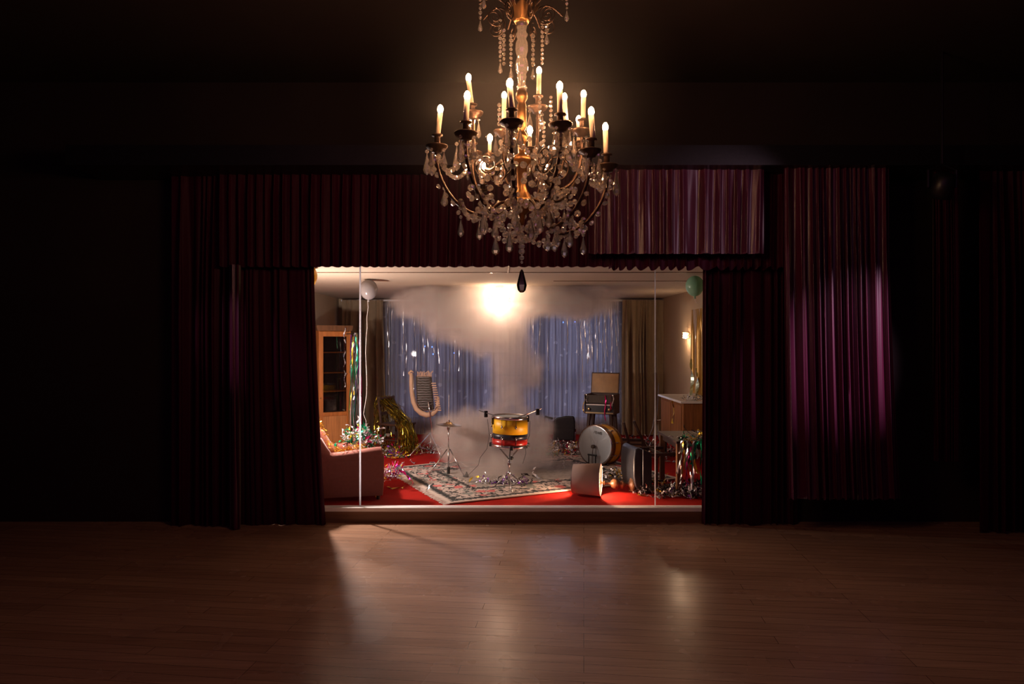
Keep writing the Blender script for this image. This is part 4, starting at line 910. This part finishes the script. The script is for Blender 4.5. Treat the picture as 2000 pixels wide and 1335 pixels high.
# sconce
scp = Vector((XR, 10.8, Z(655, 10.8)))
t = thing('wall_sconce', 'small lit crystal wall sconce on the right wall', 'sconce', scp)
MB().box(scp+Vector((-.01, 0, 0)), (.02, .07, .10)).build('backplate', M['gold'], t, bevel=.003)
m = MB()
for k in range(7):
    for j in range(3): bead_add(m, scp+Vector((-.04-.07*math.sin(PI*k/6)*1.0+.02, .075*math.cos(PI*k/6), .04-.035*j)), .017, (0, 0, 1))
m.build('crystal_shade', M['crystal'], t)
MB().lathe([(.01, -.05), (.03, -.03), (.035, .03), (.015, .05)], 12, Matrix.Translation(scp+Vector((-.06, 0, 0)))).build('bulb', M['bulbsconce'], t, smooth=True)
MB().tube([scp+Vector((-.02, -.085, .055)), scp+Vector((-.09, -.06, .055)), scp+Vector((-.115, 0, .055)), scp+Vector((-.09, .06, .055)), scp+Vector((-.02, .085, .055))], .006).build('rim', M['gold'], t)

# balloons
def balloon(c, R, mat, lab, string=None, tilt=0):
    t = thing('balloon', lab, 'balloon', c)
    pr = [(.012*R/.115, -1.42*R), (.05*R, -1.36*R), (.10*R, -1.31*R)]+[(R*math.sin(a)*(1-.06*max(0, -math.cos(a))), R*(-1.3 if 0 else 1)*(-math.cos(a))*(1.28 if math.cos(a) > 0 else 1.02)) for a in [PI*k/20+.08 for k in range(20)]]
    MB().lathe(pr, 32, Matrix.Translation(c) @ Matrix.Rotation(tilt, 4, 'Y')).build('skin', mat, t, smooth=True)
    MB().lathe([(.018, -.012), (.006, 0), (.012, .01)], 10, Matrix.Translation(c+Vector((math.sin(-tilt)*1.42*R, 0, -1.40*R*math.cos(tilt))))).build('knot', mat, t, smooth=True)
    if string: MB().tube(string, .0024, 5).build('ribbon_string', M['string'], t)
wy = 8.75; wc = at(720, 563, wy)
st = [(718, 586), (719, 600), (716.5, 620), (717, 640), (715, 660), (714, 690), (715.5, 720), (716.5, 750), (716, 770), (713, 790), (710, 808), (715, 822), (714, 838), (708, 847)]
sm = []
for i in range(len(st)-1):
    for j in range(4): sm.append(at(st[i][0]+(st[i+1][0]-st[i][0])*j/4, st[i][1]+(st[i+1][1]-st[i][1])*j/4, wy))
balloon(wc, .114, M['bwhite'], 'pearl white balloon with a long curly ribbon floating under the ceiling', sm)
balloon(at(1357, 556, 8.2), .108, M['bgreen'], 'mint green balloon floating at the top right corner of the glass front', [at(1357, 584, 8.2), at(1358, 588, 8.2), at(1361, 592, 8.2)])
balloon(at(597, 537, 7.45), .125, M['byellow'], 'yellow balloon half hidden by the left stage drape')

# crystal ceiling light in the smoke
rc = Vector((.04, 9.75, 0)); t = thing('ceiling_light', 'small crystal ceiling chandelier glowing white inside the smoke', 'chandelier', (rc.x, rc.y, 2.28))
MB().lathe([(.05, 2.50), (.06, 2.52), (.02, 2.53)], 16, Matrix.Translation(rc)).tube([rc+Vector((0, 0, 2.52)), rc+Vector((0, 0, 2.30))], .008).build('rod', M['gold'], t)
for k in range(8):
    a = 2*PI*k/8+.2; R1 = .17+.05*(k % 2); e = rc+Vector((math.cos(a)*R1, math.sin(a)*R1, 2.36+.05*(k % 2)))
    MB().tube([rc+Vector((0, 0, 2.33)), rc+Vector((math.cos(a)*R1*.6, math.sin(a)*R1*.6, 2.29)), e], .005, 6).build('arm', M['gold'], t)
    MB().lathe([(.008, 0), (.016, .015), (.014, .03), (.003, .05)], 10, Matrix.Translation(e)).build('bulb', M['bulbroom'], t, smooth=True)
m = MB()
for j in range(3):
    for k in range(14): a = 2*PI*k/14; bead_add(m, rc+Vector((math.cos(a)*(.15-.045*j), math.sin(a)*(.15-.045*j), 2.30-.045*j)), .014, (0, 0, 1))
m.build('crystal_ring', M['crystal'], t)

# clear foil strips on the sheers
r = random.Random(57)
for i in range(60):
    px = r.choice([r.uniform(752, 900), r.uniform(1000, 1215), r.uniform(1120, 1215)]); m = MB()
    hang(m, Vector((X(px, 12.49), 12.49, 2.48)), r.uniform(.7, 1.5), .010, 0, r, .05, 16)
    m.single('foil_strand', FOIL[0], 'thin silver foil strand hanging in front of the sheer curtains', 'streamer', 'silver foil strands on the sheer curtains')
for px, py in ((830, 676), (844, 677), (846, 691), (1100, 629), (1123, 628), (887, 689)):
    MB().lathe([(.004, -.012), (.012, 0), (.004, .012)], 8, Matrix.Translation(at(px, py, 12.795))).single('blue_light', M['bulbblue'], 'tiny blue light shining outside the window behind the sheers', 'light', 'blue lights outside the window')
# ------------------------------------------------------------------ smoke (a real volume, density field on a grid)
BL = [  # centre x,y,z, radii x,y,z, weight
 (.04, 9.75, 2.36, .60, .50, .20, 1.1), (-.55, 9.80, 2.28, .65, .45, .26, 1.1), (-1.08, 9.85, 2.26, .52, .40, .24, 1.1),
 (.75, 9.80, 2.30, .75, .45, .25, 1.1), (1.28, 9.85, 2.28, .55, .40, .23, 1.1),
 (-.62, 9.75, 1.98, .50, .38, .26, 1.1), (-.25, 9.7, 1.92, .50, .40, .24, 1.0), (.10, 9.7, 1.95, .38, .40, .28, 1.0),
 (-.12, 9.7, 1.65, .42, .32, .20, .8), (.28, 9.7, 1.50, .34, .30, .24, .9), (.45, 9.65, 1.28, .24, .28, .24, .9), (.12, 9.6, 1.25, .22, .25, .28, .7),
 (.20, 9.5, .95, .26, .28, .30, 0.69), (.12, 9.4, .65, .30, .30, .30, 0.69),
 (-.30, 9.3, .55, .42, .42, .34, 0.86), (-.65, 9.2, .45, .28, .35, .30, 0.69), (-.15, 9.1, .25, .60, .55, .25, 0.77), (.45, 9.3, .45, .38, .40, .34, 0.77), (.62, 9.4, .48, .22, .30, .28, 0.60),
 (-.1, 8.6, .06, .75, .7, .12, 0.39), (.35, 9.1, .15, .6, .6, .2, 0.43)]
LO, HI = (-1.75, 8.0, 0.0), (2.0, 10.7, 2.53)
g = bpy.data.node_groups.new('smoke field', 'GeometryNodeTree')
g.interface.new_socket(name='Geometry', in_out='INPUT', socket_type='NodeSocketGeometry'); g.interface.new_socket(name='Geometry', in_out='OUTPUT', socket_type='NodeSocketGeometry')
gi = g.nodes.new('NodeGroupInput'); go = g.nodes.new('NodeGroupOutput')
pos = g.nodes.new('GeometryNodeInputPosition').outputs[0]
def vm(op, a, b=None):
    n = g.nodes.new('ShaderNodeVectorMath'); n.operation = op
    for i, x in enumerate((a, b)):
        if x is None: continue
        if isinstance(x, tuple): n.inputs[i].default_value = x
        else: g.links.new(x, n.inputs[i])
    return n.outputs['Value'] if op in ('LENGTH', 'DOT_PRODUCT') else n.outputs[0]
nz = g.nodes.new('ShaderNodeTexNoise'); nz.inputs['Scale'].default_value = 3.2; nz.inputs['Detail'].default_value = 3; g.links.new(pos, nz.inputs['Vector'])
warp = vm('MULTIPLY', vm('SUBTRACT', nz.outputs['Color'], (.5, .5, .5)), (.42, .42, .34))
P = vm('ADD', pos, warp); tot = None
for (x, y, z, a, b, c, wt) in BL:
    L = vm('LENGTH', vm('MULTIPLY', vm('SUBTRACT', P, (x, y, z)), (1/a, 1/b, 1/c)))
    e = math_(g, 'MULTIPLY', math_(g, 'EXPONENT', math_(g, 'MULTIPLY', math_(g, 'POWER', L, 2.0), -1.3)), wt)
    tot = e if tot is None else math_(g, 'ADD', tot, e)
n2 = g.nodes.new('ShaderNodeTexNoise'); n2.inputs['Scale'].default_value = 5.5; n2.inputs['Detail'].default_value = 4; g.links.new(pos, n2.inputs['Vector'])
dens = math_(g, 'ADD', tot, math_(g, 'MULTIPLY', math_(g, 'SUBTRACT', n2.outputs[0], .5), .75))
dens = math_(g, 'MULTIPLY', math_(g, 'MAXIMUM', math_(g, 'SUBTRACT', dens, .33), 0), 2.4)
dens = math_(g, 'MINIMUM', dens, 1.0)
vc = g.nodes.new('GeometryNodeVolumeCube'); g.links.new(dens, vc.inputs['Density'])
vc.inputs['Min'].default_value = LO; vc.inputs['Max'].default_value = HI
for k, n in zip(('X', 'Y', 'Z'), (94, 68, 64)): vc.inputs['Resolution '+k].default_value = n
sm_ = g.nodes.new('GeometryNodeSetMaterial')
vmat = bpy.data.materials.new('grey party smoke'); vmat.use_nodes = True; vt = vmat.node_tree; vt.nodes.clear()
vo_ = vt.nodes.new('ShaderNodeOutputMaterial'); pv = vt.nodes.new('ShaderNodeVolumePrincipled')
pv.inputs['Color'].default_value = (.93, .85, .81, 1); pv.inputs['Density'].default_value = 4.0; pv.inputs['Anisotropy'].default_value = .1
vt.links.new(pv.outputs[0], vo_.inputs['Volume'])
sm_.inputs['Material'].default_value = vmat
g.links.new(vc.outputs[0], sm_.inputs[0]); g.links.new(sm_.outputs[0], go.inputs[0])
vd = bpy.data.volumes.new('smoke_cloud'); vo = bpy.data.objects.new('smoke_cloud', vd); C.objects.link(vo); vd.materials.append(vmat)
md = vo.modifiers.new('field', 'NODES'); md.node_group = g
tag(vo, 'grey smoke cloud billowing from the drum up around the ceiling light', 'smoke', kind='stuff')

# added thin scattering volume imitating lens glare around the lit candles of the hall chandelier
hz = bpy.data.materials.new('candle glare volume'); hz.use_nodes = True; ht = hz.node_tree; ht.nodes.clear()
ho = ht.nodes.new('ShaderNodeOutputMaterial'); hv = ht.nodes.new('ShaderNodeVolumeScatter'); hv.inputs['Color'].default_value = (1, .93, .88, 1)

htc = ht.nodes.new('ShaderNodeTexCoord'); hm = ht.nodes.new('ShaderNodeVectorMath'); hm.operation = 'LENGTH'; hs = ht.nodes.new('ShaderNodeVectorMath'); hs.operation = 'ADD'; hs.inputs[1].default_value = (0, 0, -1.0)
ht.links.new(htc.outputs['Object'], hs.inputs[0]); ht.links.new(hs.outputs[0], hm.inputs[0])
f = math_(ht, 'SUBTRACT', 1.0, math_(ht, 'MULTIPLY', hm.outputs['Value'], 1.02), True)
ht.links.new(math_(ht, 'MULTIPLY', math_(ht, 'POWER', f, 1.6), .055), hv.inputs['Density']); ht.links.new(hv.outputs[0], ho.inputs['Volume'])
mb = MB(); mb.lathe([(1.0*math.sin(PI*k/16)+.001, -1.0*math.cos(PI*k/16)) for k in range(17)], 32, Matrix.Translation((cx, D, zc(200))))
mb.single('candle_glare', hz, 'added thin volume imitating glare around the lit candles of the big chandelier', 'glare', kind='stuff', smooth=True)
